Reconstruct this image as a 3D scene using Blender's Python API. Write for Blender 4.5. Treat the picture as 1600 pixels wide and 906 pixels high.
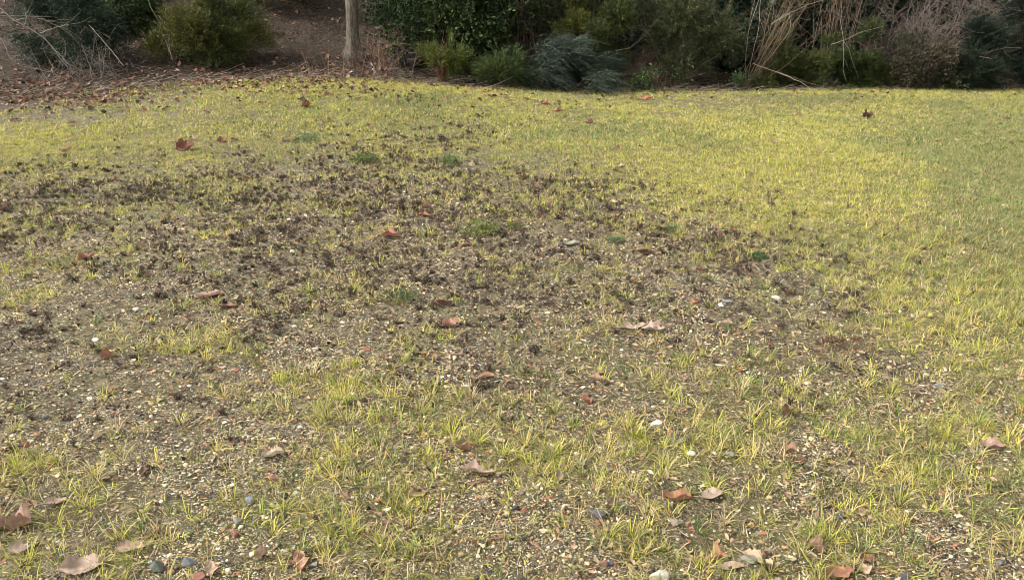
import bpy, math, random
import numpy as np
from mathutils import Vector

# ------------------------------------------------------------------ camera, sky, sun, exposure
for o in list(bpy.data.objects): bpy.data.objects.remove(o)
SC = bpy.context.scene
COL = SC.collection
CAM_H, PITCH, FPX = 1.6, math.radians(20.0), 1209.0
cd = bpy.data.cameras.new('camera'); cam = bpy.data.objects.new('camera', cd); COL.objects.link(cam)
cam.location = (0, 0, CAM_H); cam.rotation_euler = (math.pi/2 - PITCH, 0, 0)
cd.sensor_width = 36; cd.lens = FPX/1600*36; cd.clip_start = 0.05; cd.clip_end = 2000
SC.camera = cam
SUN_EL, SUN_AZ = math.radians(42), math.radians(262)      # azimuth clockwise from +Y (the view direction)
w = bpy.data.worlds.new('World'); SC.world = w; w.use_nodes = True
nt = w.node_tree; bg = nt.nodes['Background']
sky = nt.nodes.new('ShaderNodeTexSky'); sky.sky_type = 'NISHITA'; sky.sun_disc = False
sky.sun_elevation = SUN_EL; sky.sun_rotation = SUN_AZ; sky.dust_density = 3.0; sky.air_density = 1.0
hs = nt.nodes.new('ShaderNodeHueSaturation'); hs.inputs['Saturation'].default_value = 0.15
nt.links.new(sky.outputs[0], hs.inputs['Color']); nt.links.new(hs.outputs[0], bg.inputs['Color'])
bg.inputs['Strength'].default_value = 0.15
sl = bpy.data.lights.new('sun', 'SUN'); sl.energy = 1.7; sl.angle = math.radians(14); sl.color = (1, .975, .93)
so = bpy.data.objects.new('sun', sl); COL.objects.link(so)
sd = Vector((math.sin(SUN_AZ)*math.cos(SUN_EL), math.cos(SUN_AZ)*math.cos(SUN_EL), math.sin(SUN_EL)))
so.rotation_euler = sd.to_track_quat('Z', 'Y').to_euler(); so.location = (-6, -6, 12)
SC.view_settings.view_transform = 'Standard'; SC.view_settings.look = 'None'
SC.view_settings.gamma = 1.0; SC.view_settings.use_curve_mapping = False
SC.view_settings.exposure = 1.3
SC.render.engine = 'CYCLES'; SC.cycles.pixel_filter_type = 'BLACKMAN_HARRIS'; SC.cycles.filter_width = 0.85
SC.cycles.max_bounces = 5; SC.cycles.diffuse_bounces = 3; SC.cycles.glossy_bounces = 2
SC.cycles.transmission_bounces = 3; SC.cycles.transparent_max_bounces = 4

rng = np.random.default_rng(7)
random.seed(7)

# ------------------------------------------------------------------ noise, maps, terrain
_perm = np.random.default_rng(3).random((512, 512))
def vnoise(x, y, s, k=0):
    x = np.asarray(x)*s + 37.7*k + 1000; y = np.asarray(y)*s + 11.3*k + 1000
    xi = np.floor(x).astype(int); yi = np.floor(y).astype(int)
    fx = x-xi; fy = y-yi; fx = fx*fx*(3-2*fx); fy = fy*fy*(3-2*fy)
    g = lambda a, b: _perm[a % 512, b % 512]
    return (g(xi, yi)*(1-fx)+g(xi+1, yi)*fx)*(1-fy)+(g(xi, yi+1)*(1-fx)+g(xi+1, yi+1)*fx)*fy
def fbm(x, y, s, k=0, n=4):
    t = 0; a = .5; tot = 0
    for i in range(n): t = t+a*vnoise(x, y, s*2**i, k+i*5); tot += a; a *= .55
    return t/tot

EX = [-30, -13, -10, -6, -4, -2.4, -1, 0, 3, 8, 13, 30]
EY = [12., 12.2, 13.0, 14.4, 15.2, 15.8, 16.0, 16.2, 16.5, 16.8, 17., 17.]
def edge(x): return np.interp(x, EX, EY)                  # where the lawn ends
def hgt(x, y):
    x = np.asarray(x, float); y = np.asarray(y, float)
    t = np.maximum(y-edge(x), 0)
    left = 1/(1+np.exp((x+.4)*1.6))
    s1 = .2*left+.07*(1-left)
    bank = np.where(t < 3, s1*t*t/(t+.5), s1*9/3.5+.29*(t-3))
    bank = np.where(bank > 5, 5+(bank-5)*.15, bank); bank = np.minimum(bank, 9)
    near = np.clip(1-np.hypot(x, y)/60, 0, 1)
    u = (fbm(x, y, .5, 1, 3)-.5)*.12*np.clip(y/8, 0, 1)*near + (fbm(x, y, 3.1, 2, 3)-.5)*.035*near + (fbm(x, y, 11., 4, 4)-.5)*.034*near
    lump = (fbm(x, y, 1.6, 9, 4)-.5)*.32*np.clip(t/1.5, 0, 1)
    q = np.clip((y-8.5)/6.5, 0, 1); swell = .40*q*q*(3-2*q)*np.exp(-((x+4.8)/3.9)**2)
    dip = -.16/(1+np.exp(-(x-4.9)*3.2))*np.exp(-((y-8)/4.5)**2)
    return bank+u+lump+swell+dip
C_, S_ = math.cos(PITCH), math.sin(PITCH)
def ground_map(x, y):                                     # row / column of the survey table of the plot for a point of the flat lawn
    dep = y*C_+CAM_H*S_; up = y*S_-CAM_H*C_
    dep = np.maximum(dep, .3)
    return 800+FPX*x/dep, 453-FPX*up/dep
def at_px(u, v, z=None):                                  # surveyed point -> world point on the terrain
    a = (u-800)/FPX; b = (453-v)/FPX
    d = np.array([a, C_+b*S_, -S_+b*C_]); t = np.arange(1.2, 40, .01)
    below = CAM_H+d[2]*t < hgt(d[0]*t, d[1]*t); i = int(np.argmax(below)) if below.any() else 2000
    return d[0]*t[i], d[1]*t[i], float(hgt(d[0]*t[i], d[1]*t[i])), t[i]*math.sqrt(1+0*a)
def xof(u, d, z): return (u-800)/FPX*(d*C_-(z-CAM_H)*S_)

RV = np.array([150,170,200,220,240,260,300,340,380,420,460,500,540,580,620,660,700,740,780,820,860,900.])
def tab(s): return np.array([[int(c) for c in r] for r in s.split()])/9.
GRASS = tab('''0024688754456788 1246888766567888 3567887678999999 8877666899999999 9876555567899999
 8655445457899999 5444333445899999 4333322333578989 3322223222336878 6632122222235778 4112221112223679
 0021211122233468 0365112123443357 0111232233444347 0002333333455456 1003444433454564 2224454444344664 4434444344433665
 4554434334423455 5553443233432334 5553343224533324 4542433223652423''')
GRASS[5:12, :9] *= .72; GRASS[2:5, :6] *= .9
WEED = tab('''0000000000000000 0000001010000000 0000011100000000 0001122200000000 0112333210000000 2233444320000000
 4566666554210000 5566666665432000 5466677766554310 3455677777765310 2344556677755320 3332456666443321
 3223456554422110 3222344432222100 3343332222212100 2443332221110000 2343221110000000 1221110000000000
 1000000000000000 1000000100000000 0000000000000000 0000000000000000''')
def look(T, x, y):
    u, v = ground_map(x, y)
    uu = np.clip((u-50)/100, 0, 14.999); rr = np.clip(np.interp(v, RV, np.arange(len(RV))), 0, len(RV)-1.001)
    c = uu.astype(int); r = rr.astype(int); fc = uu-c; fr = rr-r
    return (T[r, c]*(1-fc)+T[r, c+1]*fc)*(1-fr)+(T[r+1, c]*(1-fc)+T[r+1, c+1]*fc)*fr
def litter_w(x, y):
    t = y-edge(x)
    w_ = np.clip((-3.5-x)/3, 0, 1)*2.6
    return np.clip((t+.9+w_)/(1.2+w_*.8), 0, 1)
def cover(x, y):
    g = look(GRASS, x, y); t = y-edge(x)
    n = .45*fbm(x, y, 1.9, 20, 3)+.55*fbm(x, y, 7., 25, 3)
    g = g*.93+(n-.5)*(1.7*np.clip(1.25-g, 0.3, 1)*np.clip(g*5, 0, 1))
    g = g*np.clip(1-(t+.3)/.8, 0, 1)
    return np.clip(g, 0, 1)
def weeds(x, y):
    g = look(WEED, x, y); n = fbm(x, y, 2.6, 33, 4)
    return np.clip(g+(n-.5)*1.6*np.clip(g*3, 0, 1), 0, 1)*np.clip(-(y-edge(x)), 0, 1)
def blob(x, y, u0, v0, ru, rv):
    u, v = ground_map(x, y); return np.exp(-((u-u0)/ru)**2-((v-v0)/rv)**2)

# ------------------------------------------------------------------ mesh plumbing
def mesh(name, V, F, Cc=None, smooth=False):
    """V (n,3); F int array (m,3|4) or list of such; Cc per-vertex rgb"""
    if not isinstance(F, list): F = [F]
    me = bpy.data.meshes.new(name)
    V = np.ascontiguousarray(V, dtype=np.float32)
    me.vertices.add(len(V)); me.vertices.foreach_set('co', V.ravel())
    nl = sum(f.size for f in F); nf = sum(len(f) for f in F)
    me.loops.add(nl); me.polygons.add(nf)
    me.loops.foreach_set('vertex_index', np.concatenate([f.ravel() for f in F]).astype(np.int32))
    sizes = np.concatenate([np.full(len(f), f.shape[1]) for f in F])
    me.polygons.foreach_set('loop_start', np.concatenate([[0], np.cumsum(sizes)[:-1]]).astype(np.int32))
    if Cc is not None:
        a = me.attributes.new('tint', 'FLOAT_COLOR', 'POINT')
        c4 = np.ones((len(V), 4), np.float32); c4[:, :3] = Cc; a.data.foreach_set('color', c4.ravel())
    me.update(calc_edges=True)
    me.polygons.foreach_set('use_smooth', np.full(nf, smooth))
    return me
def put(name, me, mat=None, parent=None, loc=(0, 0, 0)):
    o = bpy.data.objects.new(name, me); COL.objects.link(o)
    if mat is not None and not len(me.materials): me.materials.append(mat)
    if parent is not None: o.parent = parent
    o.location = loc
    return o
def tag(o, label=None, cat=None, group=None, kind=None):
    for k, v in (('label', label), ('category', cat), ('group', group), ('kind', kind)):
        if v: o[k] = v
    return o
def empty(name, loc=(0, 0, 0)):
    o = bpy.data.objects.new(name, None); COL.objects.link(o); o.location = loc; o.empty_display_size = .2
    return o
class Acc:
    def __init__(s): s.V = []; s.F = {3: [], 4: []}; s.C = []; s.n = 0
    def add(s, V, F, C):
        s.V.append(V); s.F[F.shape[1]].append(F+s.n); s.C.append(np.broadcast_to(C, (len(V), 3))); s.n += len(V)
    def mesh(s, name, smooth=False):
        return mesh(name, np.concatenate(s.V), [np.concatenate(f) for f in s.F.values() if f], np.concatenate(s.C), smooth)
def norm(v): return v/np.maximum(np.linalg.norm(v, axis=-1, keepdims=True), 1e-9)
def col(base, n, jit=.18, hue=.06, r=rng):
    b = np.array(base, float); b = b[None] if b.ndim == 1 else b
    return np.clip(b*(1+(r.random((n, 1))-.5)*2*jit)*(1+(r.random((n, 3))-.5)*2*hue), 0, 1)
def pick(pal, wts, n, r=rng):
    wts = np.array(wts, float); return np.array(pal)[r.choice(len(pal), n, p=wts/wts.sum())]

# ------------------------------------------------------------------ materials
def newmat(name):
    m = bpy.data.materials.new(name); m.use_nodes = True
    return m, m.node_tree.nodes, m.node_tree.links, m.node_tree.nodes['Principled BSDF']
def attr_mat(name, rough=.6, transl=0., spec=.3, nscale=60, namp=.25, bump=0., bscale=150):
    m, N, L, p = newmat(name)
    a = N.new('ShaderNodeAttribute'); a.attribute_name = 'tint'
    tc = N.new('ShaderNodeTexCoord'); no = N.new('ShaderNodeTexNoise'); no.inputs['Scale'].default_value = nscale
    no.inputs['Detail'].default_value = 3
    L.new(tc.outputs['Object'], no.inputs['Vector'])
    mr = N.new('ShaderNodeMapRange'); mr.inputs['To Min'].default_value = 1-namp; mr.inputs['To Max'].default_value = 1+namp
    mr.inputs['From Min'].default_value = .3; mr.inputs['From Max'].default_value = .7
    L.new(no.outputs['Fac'], mr.inputs['Value'])
    mx = N.new('ShaderNodeVectorMath'); mx.operation = 'SCALE'
    L.new(a.outputs['Color'], mx.inputs[0]); L.new(mr.outputs[0], mx.inputs['Scale'])
    L.new(mx.outputs[0], p.inputs['Base Color'])
    p.inputs['Roughness'].default_value = rough; p.inputs['Specular IOR Level'].default_value = spec
    if bump:
        n2 = N.new('ShaderNodeTexNoise'); n2.inputs['Scale'].default_value = bscale; L.new(tc.outputs['Object'], n2.inputs['Vector'])
        b = N.new('ShaderNodeBump'); b.inputs['Strength'].default_value = bump; b.inputs['Distance'].default_value = .004
        L.new(n2.outputs['Fac'], b.inputs['Height']); L.new(b.outputs[0], p.inputs['Normal'])
    if transl:
        t = N.new('ShaderNodeBsdfTranslucent'); L.new(mx.outputs[0], t.inputs['Color'])
        ms = N.new('ShaderNodeMixShader'); ms.inputs[0].default_value = transl
        L.new(p.outputs[0], ms.inputs[1]); L.new(t.outputs[0], ms.inputs[2])
        L.new(ms.outputs[0], N['Material Output'].inputs['Surface'])
    return m
M_GRASS = attr_mat('grass_blades', .55, .32, .25, 8, .18)
M_LEAF = attr_mat('shrub_leaves', .6, .1, .18, 6, .2)
M_DEAD = attr_mat('dead_leaves', .75, .18, .2, 40, .28, .4, 120)
M_WEED = attr_mat('withered_weed', .8, .0, .15, 60, .3)
M_STONE = attr_mat('stones', .8, 0, .25, 160, .22, .5, 300)
M_BARK = attr_mat('twig_bark', .85, 0, .15, 25, .3, .5, 90)

def ground_material():
    m, N, L, p = newmat('soil_and_gravel')
    tc = N.new('ShaderNodeTexCoord'); P = tc.outputs['Object']
    def tex(kind, scale, **kw):
        n = N.new(kind); n.inputs['Scale'].default_value = scale; L.new(P, n.inputs['Vector'])
        for k, v in kw.items(): n.inputs[k].default_value = v
        return n
    def ramp(src, stops, interp='LINEAR'):
        r = N.new('ShaderNodeValToRGB'); r.color_ramp.interpolation = interp
        e = r.color_ramp.elements
        while len(e) < len(stops): e.new(.5)
        for q, (pos, c) in zip(e, stops): q.position = pos; q.color = (*c, 1)
        L.new(src, r.inputs[0]); return r.outputs[0]
    def mix(f, a, b, mode='MIX'):
        x = N.new('ShaderNodeMix'); x.data_type = 'RGBA'; x.blend_type = mode
        if isinstance(f, float): x.inputs['Factor'].default_value = f
        else: L.new(f, x.inputs['Factor'])
        L.new(a, x.inputs['A']); L.new(b, x.inputs['B']); return x.outputs['Result']
    def math_(op, a, b=None, c=False):
        x = N.new('ShaderNodeMath'); x.operation = op; x.use_clamp = c
        for i, v in ((0, a), (1, b)):
            if v is None: continue
            if isinstance(v, (int, float)): x.inputs[i].default_value = v
            else: L.new(v, x.inputs[i])
        return x.outputs[0]
    at = N.new('ShaderNodeAttribute'); at.attribute_name = 'tint'
    sp = N.new('ShaderNodeSeparateColor'); L.new(at.outputs['Color'], sp.inputs[0])
    gravel, grass, litter = sp.outputs[0], sp.outputs[1], sp.outputs[2]
    soil = ramp(tex('ShaderNodeTexNoise', 14, Detail=9, Roughness=.85).outputs['Fac'],
                [(.37, (.011, .008, .005)), (.47, (.045, .034, .018)), (.57, (.14, .108, .058)), (.7, (.36, .29, .16))])
    mossn = tex('ShaderNodeTexNoise', 1.7, Detail=6, Roughness=.7).outputs['Fac']
    moss = ramp(tex('ShaderNodeTexNoise', 60, Detail=4).outputs['Fac'], [(.3, (.03, .035, .01)), (.7, (.15, .145, .045))])
    mf = ramp(mossn, [(.46, (0, 0, 0)), (.62, (.7, .7, .7))])
    base = mix(mf, soil, moss)
    pal = [(0, (.03, .026, .02)), (.14, (.17, .135, .08)), (.3, (.33, .26, .14)), (.46, (.1, .08, .055)), (.56, (.5, .42, .26)),
           (.68, (.22, .2, .17)), (.78, (.62, .58, .48)), (.86, (.2, .09, .06)), (.9, (.13, .14, .15)), (.96, (.75, .72, .64))]
    hts = []
    for sc_, thr in ((60, .6), (120, .42), (230, .25)):
        v = tex('ShaderNodeTexVoronoi', sc_); v.distance = 'EUCLIDEAN'
        s2 = N.new('ShaderNodeSeparateColor'); L.new(v.outputs['Color'], s2.inputs[0])
        pc = ramp(s2.outputs[0], pal, 'CONSTANT')
        on = math_('MULTIPLY', math_('GREATER_THAN', s2.outputs[1], thr), math_('LESS_THAN', v.outputs['Distance'], .42))
        on = math_('MULTIPLY', on, gravel)
        base = mix(on, base, pc)
        hts.append(math_('MULTIPLY', math_('MULTIPLY', math_('SUBTRACT', .5, v.outputs['Distance']), on), 1.6/(sc_/60)))
    thatch = ramp(tex('ShaderNodeTexNoise', 130, Detail=4, Roughness=.8).outputs['Fac'], [(.36, (.02, .018, .008)), (.49, (.13, .115, .035)), (.62, (.4, .36, .13))])
    base = mix(math_('MULTIPLY', math_('SUBTRACT', grass, .35), 1.7, True), base, thatch)
    lit = ramp(tex('ShaderNodeTexVoronoi', 26).outputs['Color'], [(.1, (.012, .009, .006)), (.45, (.028, .02, .013)), (.7, (.055, .036, .022)), (.95, (.1, .068, .042))])
    hm = ramp(tex('ShaderNodeTexNoise', 1.3, Detail=8, Roughness=.8).outputs['Fac'], [(.52, (0, 0, 0)), (.64, (.6, .6, .6))])
    mossb = ramp(tex('ShaderNodeTexNoise', 30, Detail=4).outputs['Fac'], [(.3, (.02, .017, .008)), (.7, (.085, .075, .028))])
    lit = mix(hm, lit, mossb)
    base = mix(litter, base, lit)
    L.new(base, p.inputs['Base Color'])
    h = math_('ADD', math_('ADD', hts[0], hts[1]), hts[2])
    h = math_('ADD', h, math_('MULTIPLY', tex('ShaderNodeTexNoise', 45, Detail=8, Roughness=.8).outputs['Fac'], .9))
    b = N.new('ShaderNodeBump'); b.inputs['Strength'].default_value = .9; b.inputs['Distance'].default_value = .012
    L.new(h, b.inputs['Height']); L.new(b.outputs[0], p.inputs['Normal'])
    p.inputs['Roughness'].default_value = .9; p.inputs['Specular IOR Level'].default_value = .2
    return m
M_GROUND = ground_material()

# ------------------------------------------------------------------ the ground: one sheet to the horizon
def axis(fine0, fine1, step, grow, lo, hi):
    a = list(np.arange(fine0, fine1, step)); s = step
    while a[-1] < hi: s *= grow; a.append(a[-1]+s)
    b = []; q = fine0; s = step
    while q > lo: s *= grow; q -= s; b.append(q)
    return np.array(b[::-1]+a)
ax = axis(-4, 4, .03, 1.035, -600, 600); ay = axis(1.2, 7, .03, 1.022, -300, 900)
GX, GY = np.meshgrid(ax, ay); GZ = hgt(GX, GY)
nx, ny = len(ax), len(ay)
idx = np.arange(nx*ny).reshape(ny, nx)
GF = np.stack([idx[:-1, :-1], idx[:-1, 1:], idx[1:, 1:], idx[1:, :-1]], -1).reshape(-1, 4)
gc = cover(GX, GY); lw = litter_w(GX, GY)
gravel = np.clip(1.15-gc*.7, 0, 1)*(.6+.4*(fbm(GX, GY, 1.3, 50, 4) > .43))
ground = put('ground', mesh('ground', np.stack([GX, GY, GZ], -1).reshape(-1, 3), GF,
             np.stack([np.clip(gravel, 0, 1), gc, lw], -1).reshape(-1, 3), True), M_GROUND)
tag(ground, kind='structure')

# ------------------------------------------------------------------ grass
def scatter(n, y0, y1, marg=1.0):
    """uniform random points in the wedge of the plot, with a margin at each side"""
    y = np.sqrt(rng.random(n)*(y1*y1-y0*y0)+y0*y0); k = .70
    return (rng.random(n)*2-1)*(k*y+marg), y
def wedge_area(y0, y1, marg=1.0): return .70*(y1*y1-y0*y0)+2*marg*(y1-y0)
def blades(x, y, H, W, az, lean, bend, C, acc, segs=3, z0=None, twist=None):
    n = len(x); z = hgt(x, y)-.004 if z0 is None else z0
    d = np.stack([np.cos(az), np.sin(az)], -1)
    fa = az+np.pi/2+(rng.random(n)-.5)*1.6 if twist is None else twist
    side = np.stack([np.cos(fa), np.sin(fa), np.zeros(n)], -1)
    ts = np.linspace(0, 1, segs+1); pts = []
    for t in ts:
        ang = lean+bend*t*.5
        r = H*t*np.sin(ang); q = H*t*np.cos(ang)
        pts.append(np.stack([x+d[:, 0]*r, y+d[:, 1]*r, z+np.maximum(q, .002)], -1))
    V = []
    for t, q in zip(ts[:-1], pts[:-1]):
        ww = (W*(1-.55*t)*.5)[:, None]
        V += [q-side*ww, q+side*ww]
    V.append(pts[-1]); V = np.stack(V, 1); m = V.shape[1]
    fs = []
    for i in range(segs-1): fs += [[2*i, 2*i+1, 2*i+3], [2*i, 2*i+3, 2*i+2]]
    fs.append([2*segs-2, 2*segs-1, 2*segs])
    F = (np.arange(n)[:, None, None]*m+np.array(fs)[None]).reshape(-1, 3)
    cc = np.repeat(C[:, None, :], m, 1)
    acc.add(V.reshape(-1, 3), F, cc.reshape(-1, 3))
G_YEL = [(.55, .52, .085), (.45, .475, .07), (.62, .54, .13), (.28, .35, .06), (.56, .46, .22), (.14, .18, .045)]
G_GRN = [(.14, .21, .05), (.2, .26, .06), (.09, .15, .04), (.3, .31, .08), (.36, .36, .17), (.24, .3, .1)]
def green_amt(x, y):
    g = fbm(x, y, .8, 70, 4)
    a = np.clip((g-.5)*5.0, 0, .6)*np.clip(y/9, .35, .9)
    for b in ((1620, 290, 125, 90, 3.5), (890, 205, 110, 14, .7), (1380, 158, 300, 9, .5), (640, 185, 130, 18, .6), (1590, 775, 60, 50, .9), (1500, 210, 160, 14, .6), (430, 195, 90, 14, .4), (1100, 232, 80, 15, .5), (560, 255, 60, 14, .5)):
        a = a+blob(x, y, *b[:4])*b[4]
    return np.clip(a, 0, 1)
def tufts(y0, y1, dens, nb, wid, hrange, segs, acc, spread=.022, power=1.45):
    n = int(wedge_area(y0, y1)*dens)
    x, y = scatter(n, y0, y1)
    g = cover(x, y)*np.clip(.35+1.35*(fbm(x, y, 6., 60, 3)-.1), .2, 1.15); keep = rng.random(n) < g**power
    x, y, g = x[keep], y[keep], g[keep]
    if not len(x): return
    k = rng.integers(nb[0], nb[1]+1, len(x)); I = np.repeat(np.arange(len(x)), k); n = len(I)
    tall = (hrange[0]+(hrange[1]-hrange[0])*rng.random(len(x))**1.5)*(.7+.6*fbm(x, y, 1.1, 90, 2))
    ga = green_amt(x, y); gr = rng.random(len(x)) < ga
    cy = pick(G_YEL, [4, 4, 2.6, 2.5, 1.6, 1.2], len(x)); cg = pick(G_GRN, [4, 4, 2, 2, 1.5, 2], len(x))
    tc = np.where(gr[:, None], cg, cy)
    az = rng.random(n)*2*np.pi; rad = spread*np.sqrt(rng.random(n))
    bx = x[I]+np.cos(az)*rad; by = y[I]+np.sin(az)*rad
    az2 = az+(rng.random(n)-.5)*1.4
    lean = np.abs(rng.normal(.42, .42, n)); bend = np.abs(rng.normal(.9, .75, n))
    H = tall[I]*(.5+.6*rng.random(n))
    cc = tc[I]*(.65+.6*rng.random((n, 1)))
    dry = rng.random(n) < .27; cc[dry] = col((.46, .36, .18), dry.sum(), .3)
    blades(bx, by, H, wid*(.6+.8*rng.random(n)), az2, lean, bend, np.clip(cc, 0, 1), acc, segs)
ga_ = Acc()
tufts(1.3, 3.2, 700, (7, 20), .0026, (.03, .10), 3, ga_)
tufts(3.2, 6., 760, (6, 15), .0033, (.03, .085), 3, ga_)
tufts(6., 10., 1050, (5, 9), .0055, (.03, .075), 2, ga_, .03)
tufts(10., 18.3, 760, (4, 7), .0085, (.035, .075), 2, ga_, .04)
def big_tufts(y0, y1, dens, acc):                          # the larger splayed tufts that stand out between the stones
    n = int(wedge_area(y0, y1)*dens); x, y = scatter(n, y0, y1)
    g = cover(x, y); keep = rng.random(n) < np.clip((g-.17)*1.9, 0.02, 1); x, y = x[keep], y[keep]
    k = rng.integers(6, 26, len(x)); I = np.repeat(np.arange(len(x)), k); n = len(I)
    tall = .035+.075*rng.random(len(x))**1.4; ga = green_amt(x, y)+.18; gr = rng.random(len(x)) < ga
    tc = np.where(gr[:, None], pick(G_GRN, [2, 4, 1, 4, 2.5, 3], len(x)), pick(G_YEL, [2.5, 4, 3, 3, 2.6, 1.5], len(x)))*np.array([.98, .95, 1.05])
    az = rng.random(n)*6.283; rad = .016*np.sqrt(rng.random(n))
    cc = tc[I]*(.45+.75*rng.random((n, 1))); dry = rng.random(n) < .2; cc[dry] = col((.52, .4, .2), dry.sum(), .35)
    blades(x[I]+np.cos(az)*rad, y[I]+np.sin(az)*rad, tall[I]*(.35+.75*rng.random(n)), .0038*(.6+.8*rng.random(n)), az+rng.normal(0, .5, n),
           np.abs(rng.normal(.4, .35, n)), np.abs(rng.normal(.9, .6, n)), np.clip(cc, 0, 1), acc, 4)
big_tufts(1.3, 3.4, 210, ga_)
big_tufts(3.4, 6.5, 150, ga_)
def stubble(y0, y1, dens, wid, L0, L1, acc):              # short and flattened blades between the tufts
    n = int(wedge_area(y0, y1)*dens); x, y = scatter(n, y0, y1)
    g = cover(x, y); keep = rng.random(n) < np.clip(g*1.2+.05, 0, 1); x, y = x[keep], y[keep]; n = len(x)
    ga = green_amt(x, y)
    cc = np.where((rng.random(n) < .7)[:, None], pick([(.42, .34, .18), (.3, .22, .12), (.56, .48, .3), (.17, .12, .07), (.1, .07, .045)], [3, 3, 2, 2.5, 2], n),
                  np.where((rng.random(n) < ga)[:, None], pick(G_GRN, [4, 4, 2, 2, 1.5, 2], n), pick(G_YEL, [4, 4, 2.6, 2.5, 1.6, 1.2], n)))
    cc = cc*(.7+.5*rng.random((n, 1)))
    blades(x, y, L0+(L1-L0)*rng.random(n), wid*(.6+.8*rng.random(n)), rng.random(n)*6.283, 1.0+.45*rng.random(n), rng.normal(.1, .25, n), cc, acc, 2,
           z0=hgt(x, y)+.002+.006*rng.random(n))
stubble(1.3, 3.2, 4200, .0026, .012, .06, ga_)
stubble(3.2, 6, 3600, .0034, .012, .055, ga_)
stubble(6, 10, 1500, .005, .02, .06, ga_)
stubble(10, 18.3, 420, .008, .03, .06, ga_)
print('grass faces', sum(len(f) for f in ga_.F[3]))
tag(put('lawn_grass', ga_.mesh('lawn_grass'), M_GRASS), 'patchy yellow green winter grass growing over the gravelly lawn', 'grass', kind='stuff')

# ------------------------------------------------------------------ gravel
import bmesh
def ico(sub):
    bm = bmesh.new(); bmesh.ops.create_icosphere(bm, subdivisions=sub, radius=1)
    V = np.array([v.co[:] for v in bm.verts]); F = np.array([[v.index for v in f.verts] for f in bm.faces]); bm.free(); return V, F
ICO1 = ico(1)
ST_PAL = [(.42, .35, .24), (.55, .48, .36), (.24, .2, .15), (.13, .11, .09), (.05, .048, .047), (.68, .65, .56), (.78, .76, .7), (.28, .11, .07), (.14, .155, .17), (.33, .3, .26), (.38, .2, .13)]
ST_W = [6, 4, 6, 5, 3, 1.6, 1., 1.5, 1.4, 4, 1.2]
def rot_z(V, a):
    c, s = np.cos(a)[:, None], np.sin(a)[:, None]
    return np.stack([V[..., 0]*c-V[..., 1]*s, V[..., 0]*s+V[..., 1]*c, V[..., 2]], -1)
def pebbles(y0, y1, dens, med, sig, smax, acc):
    n = int(wedge_area(y0, y1)*dens); x, y = scatter(n, y0, y1)
    keep = rng.random(n) < np.clip(1.1-cover(x, y), .1, 1)*np.where(fbm(x, y, 1.3, 50, 4) > .45, 1, .45)
    x, y = x[keep], y[keep]; n = len(x)
    s = np.clip(med*np.exp(rng.normal(0, sig, n)), .002, smax)
    V0, F0 = ICO1
    V = V0[None]*(1+rng.normal(0, .16, (n, len(V0), 1)))
    V = V*np.stack([s*.5*(1+.5*rng.random(n)), s*.5, s*.5*(.45+.35*rng.random(n))], -1)[:, None]
    V = rot_z(V, rng.random(n)*6.283)
    V = V+np.stack([x, y, hgt(x, y)+s*.1], -1)[:, None]
    C = np.repeat((col(pick(ST_PAL, ST_W, n), n, .3, .05)*np.array([1.08, .97, .72]))[:, None], len(V0), 1)
    acc.add(V.reshape(-1, 3), (np.arange(n)[:, None, None]*len(V0)+F0[None]).reshape(-1, 3), C.reshape(-1, 3))
pa = Acc()
pebbles(1.3, 2.8, 4200, .0062, .45, .02, pa)
pebbles(2.8, 4.5, 3400, .0072, .42, .022, pa)
pebbles(4.5, 8, 1100, .0095, .4, .025, pa)
pebbles(8, 13, 60, .015, .4, .03, pa)
tag(put('gravel', pa.mesh('gravel', False), M_STONE), 'loose mixed gravel of tan, white, grey and brick chips in the soil', 'gravel', kind='stuff')

# ------------------------------------------------------------------ leaf shapes
def leaf_geo(L, W, lobes, curl, bend, r, nst=14, nac=4, stalk=True, wob=.1, fold=.0):
    """a leaf lying along +X; returns V, F(quads); toothed or lobed outline, cupped and bent"""
    t = np.linspace(0, 1, nst)
    prof = np.sin(np.pi*np.clip(t, 0, 1)**.85)**.75
    if lobes:
        prof = prof*(.62+.38*np.abs(np.cos(np.pi*lobes*t+.4)))*1.15
    prof = prof*(1+(r.random(nst)-.5)*wob*2)
    prof[0] = .06; prof[-1] = .05
    A = np.linspace(-1, 1, nac*2+1)
    X = np.repeat((t*L)[:, None], len(A), 1); Y = A[None]*prof[:, None]*W/2
    if lobes: X = X+np.abs(A)[None]*prof[:, None]*L*.07
    ph = r.random()*6
    Z = curl*W*(np.abs(A)[None]**1.6)*prof[:, None]*(1+.4*np.sin(t*7+ph))[:, None] + fold*np.abs(Y)
    Z = Z+W*.05*np.sin(A[None]*5+t[:, None]*9+ph)
    Z = Z+bend*L*((t-.45)**2)[:, None]
    V = np.stack([X-L/2, Y, Z], -1).reshape(-1, 3)
    k = len(A); i = np.arange(nst*k).reshape(nst, k)
    F = np.stack([i[:-1, :-1], i[1:, :-1], i[1:, 1:], i[:-1, 1:]], -1).reshape(-1, 4)
    mid = np.tile((np.abs(A) < .05), nst)
    if stalk:
        n0 = len(V); sl_ = L*.28; sw = max(L*.008, .0009); z0 = bend*L*.2
        px = np.array([0, -.5, -1.])*sl_-L/2; pz = z0+np.array([0, .04, .12])*sl_; py = np.array([0, .03, .1])*sl_
        S = []
        for a, b, c in zip(px, py, pz): S += [(a, b-sw, c), (a, b+sw, c), (a, b, c+sw*1.8)]
        V = np.concatenate([V, S]); F2 = []
        for q in range(2):
            for e in range(3): F2.append([n0+3*q+e, n0+3*q+(e+1) % 3, n0+3*q+3+(e+1) % 3, n0+3*q+3+e])
        F = np.concatenate([F, F2]); mid = np.concatenate([mid, np.ones(9, bool)])
    V[:, 2] -= V[:, 2].min()
    return V, F, mid
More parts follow.
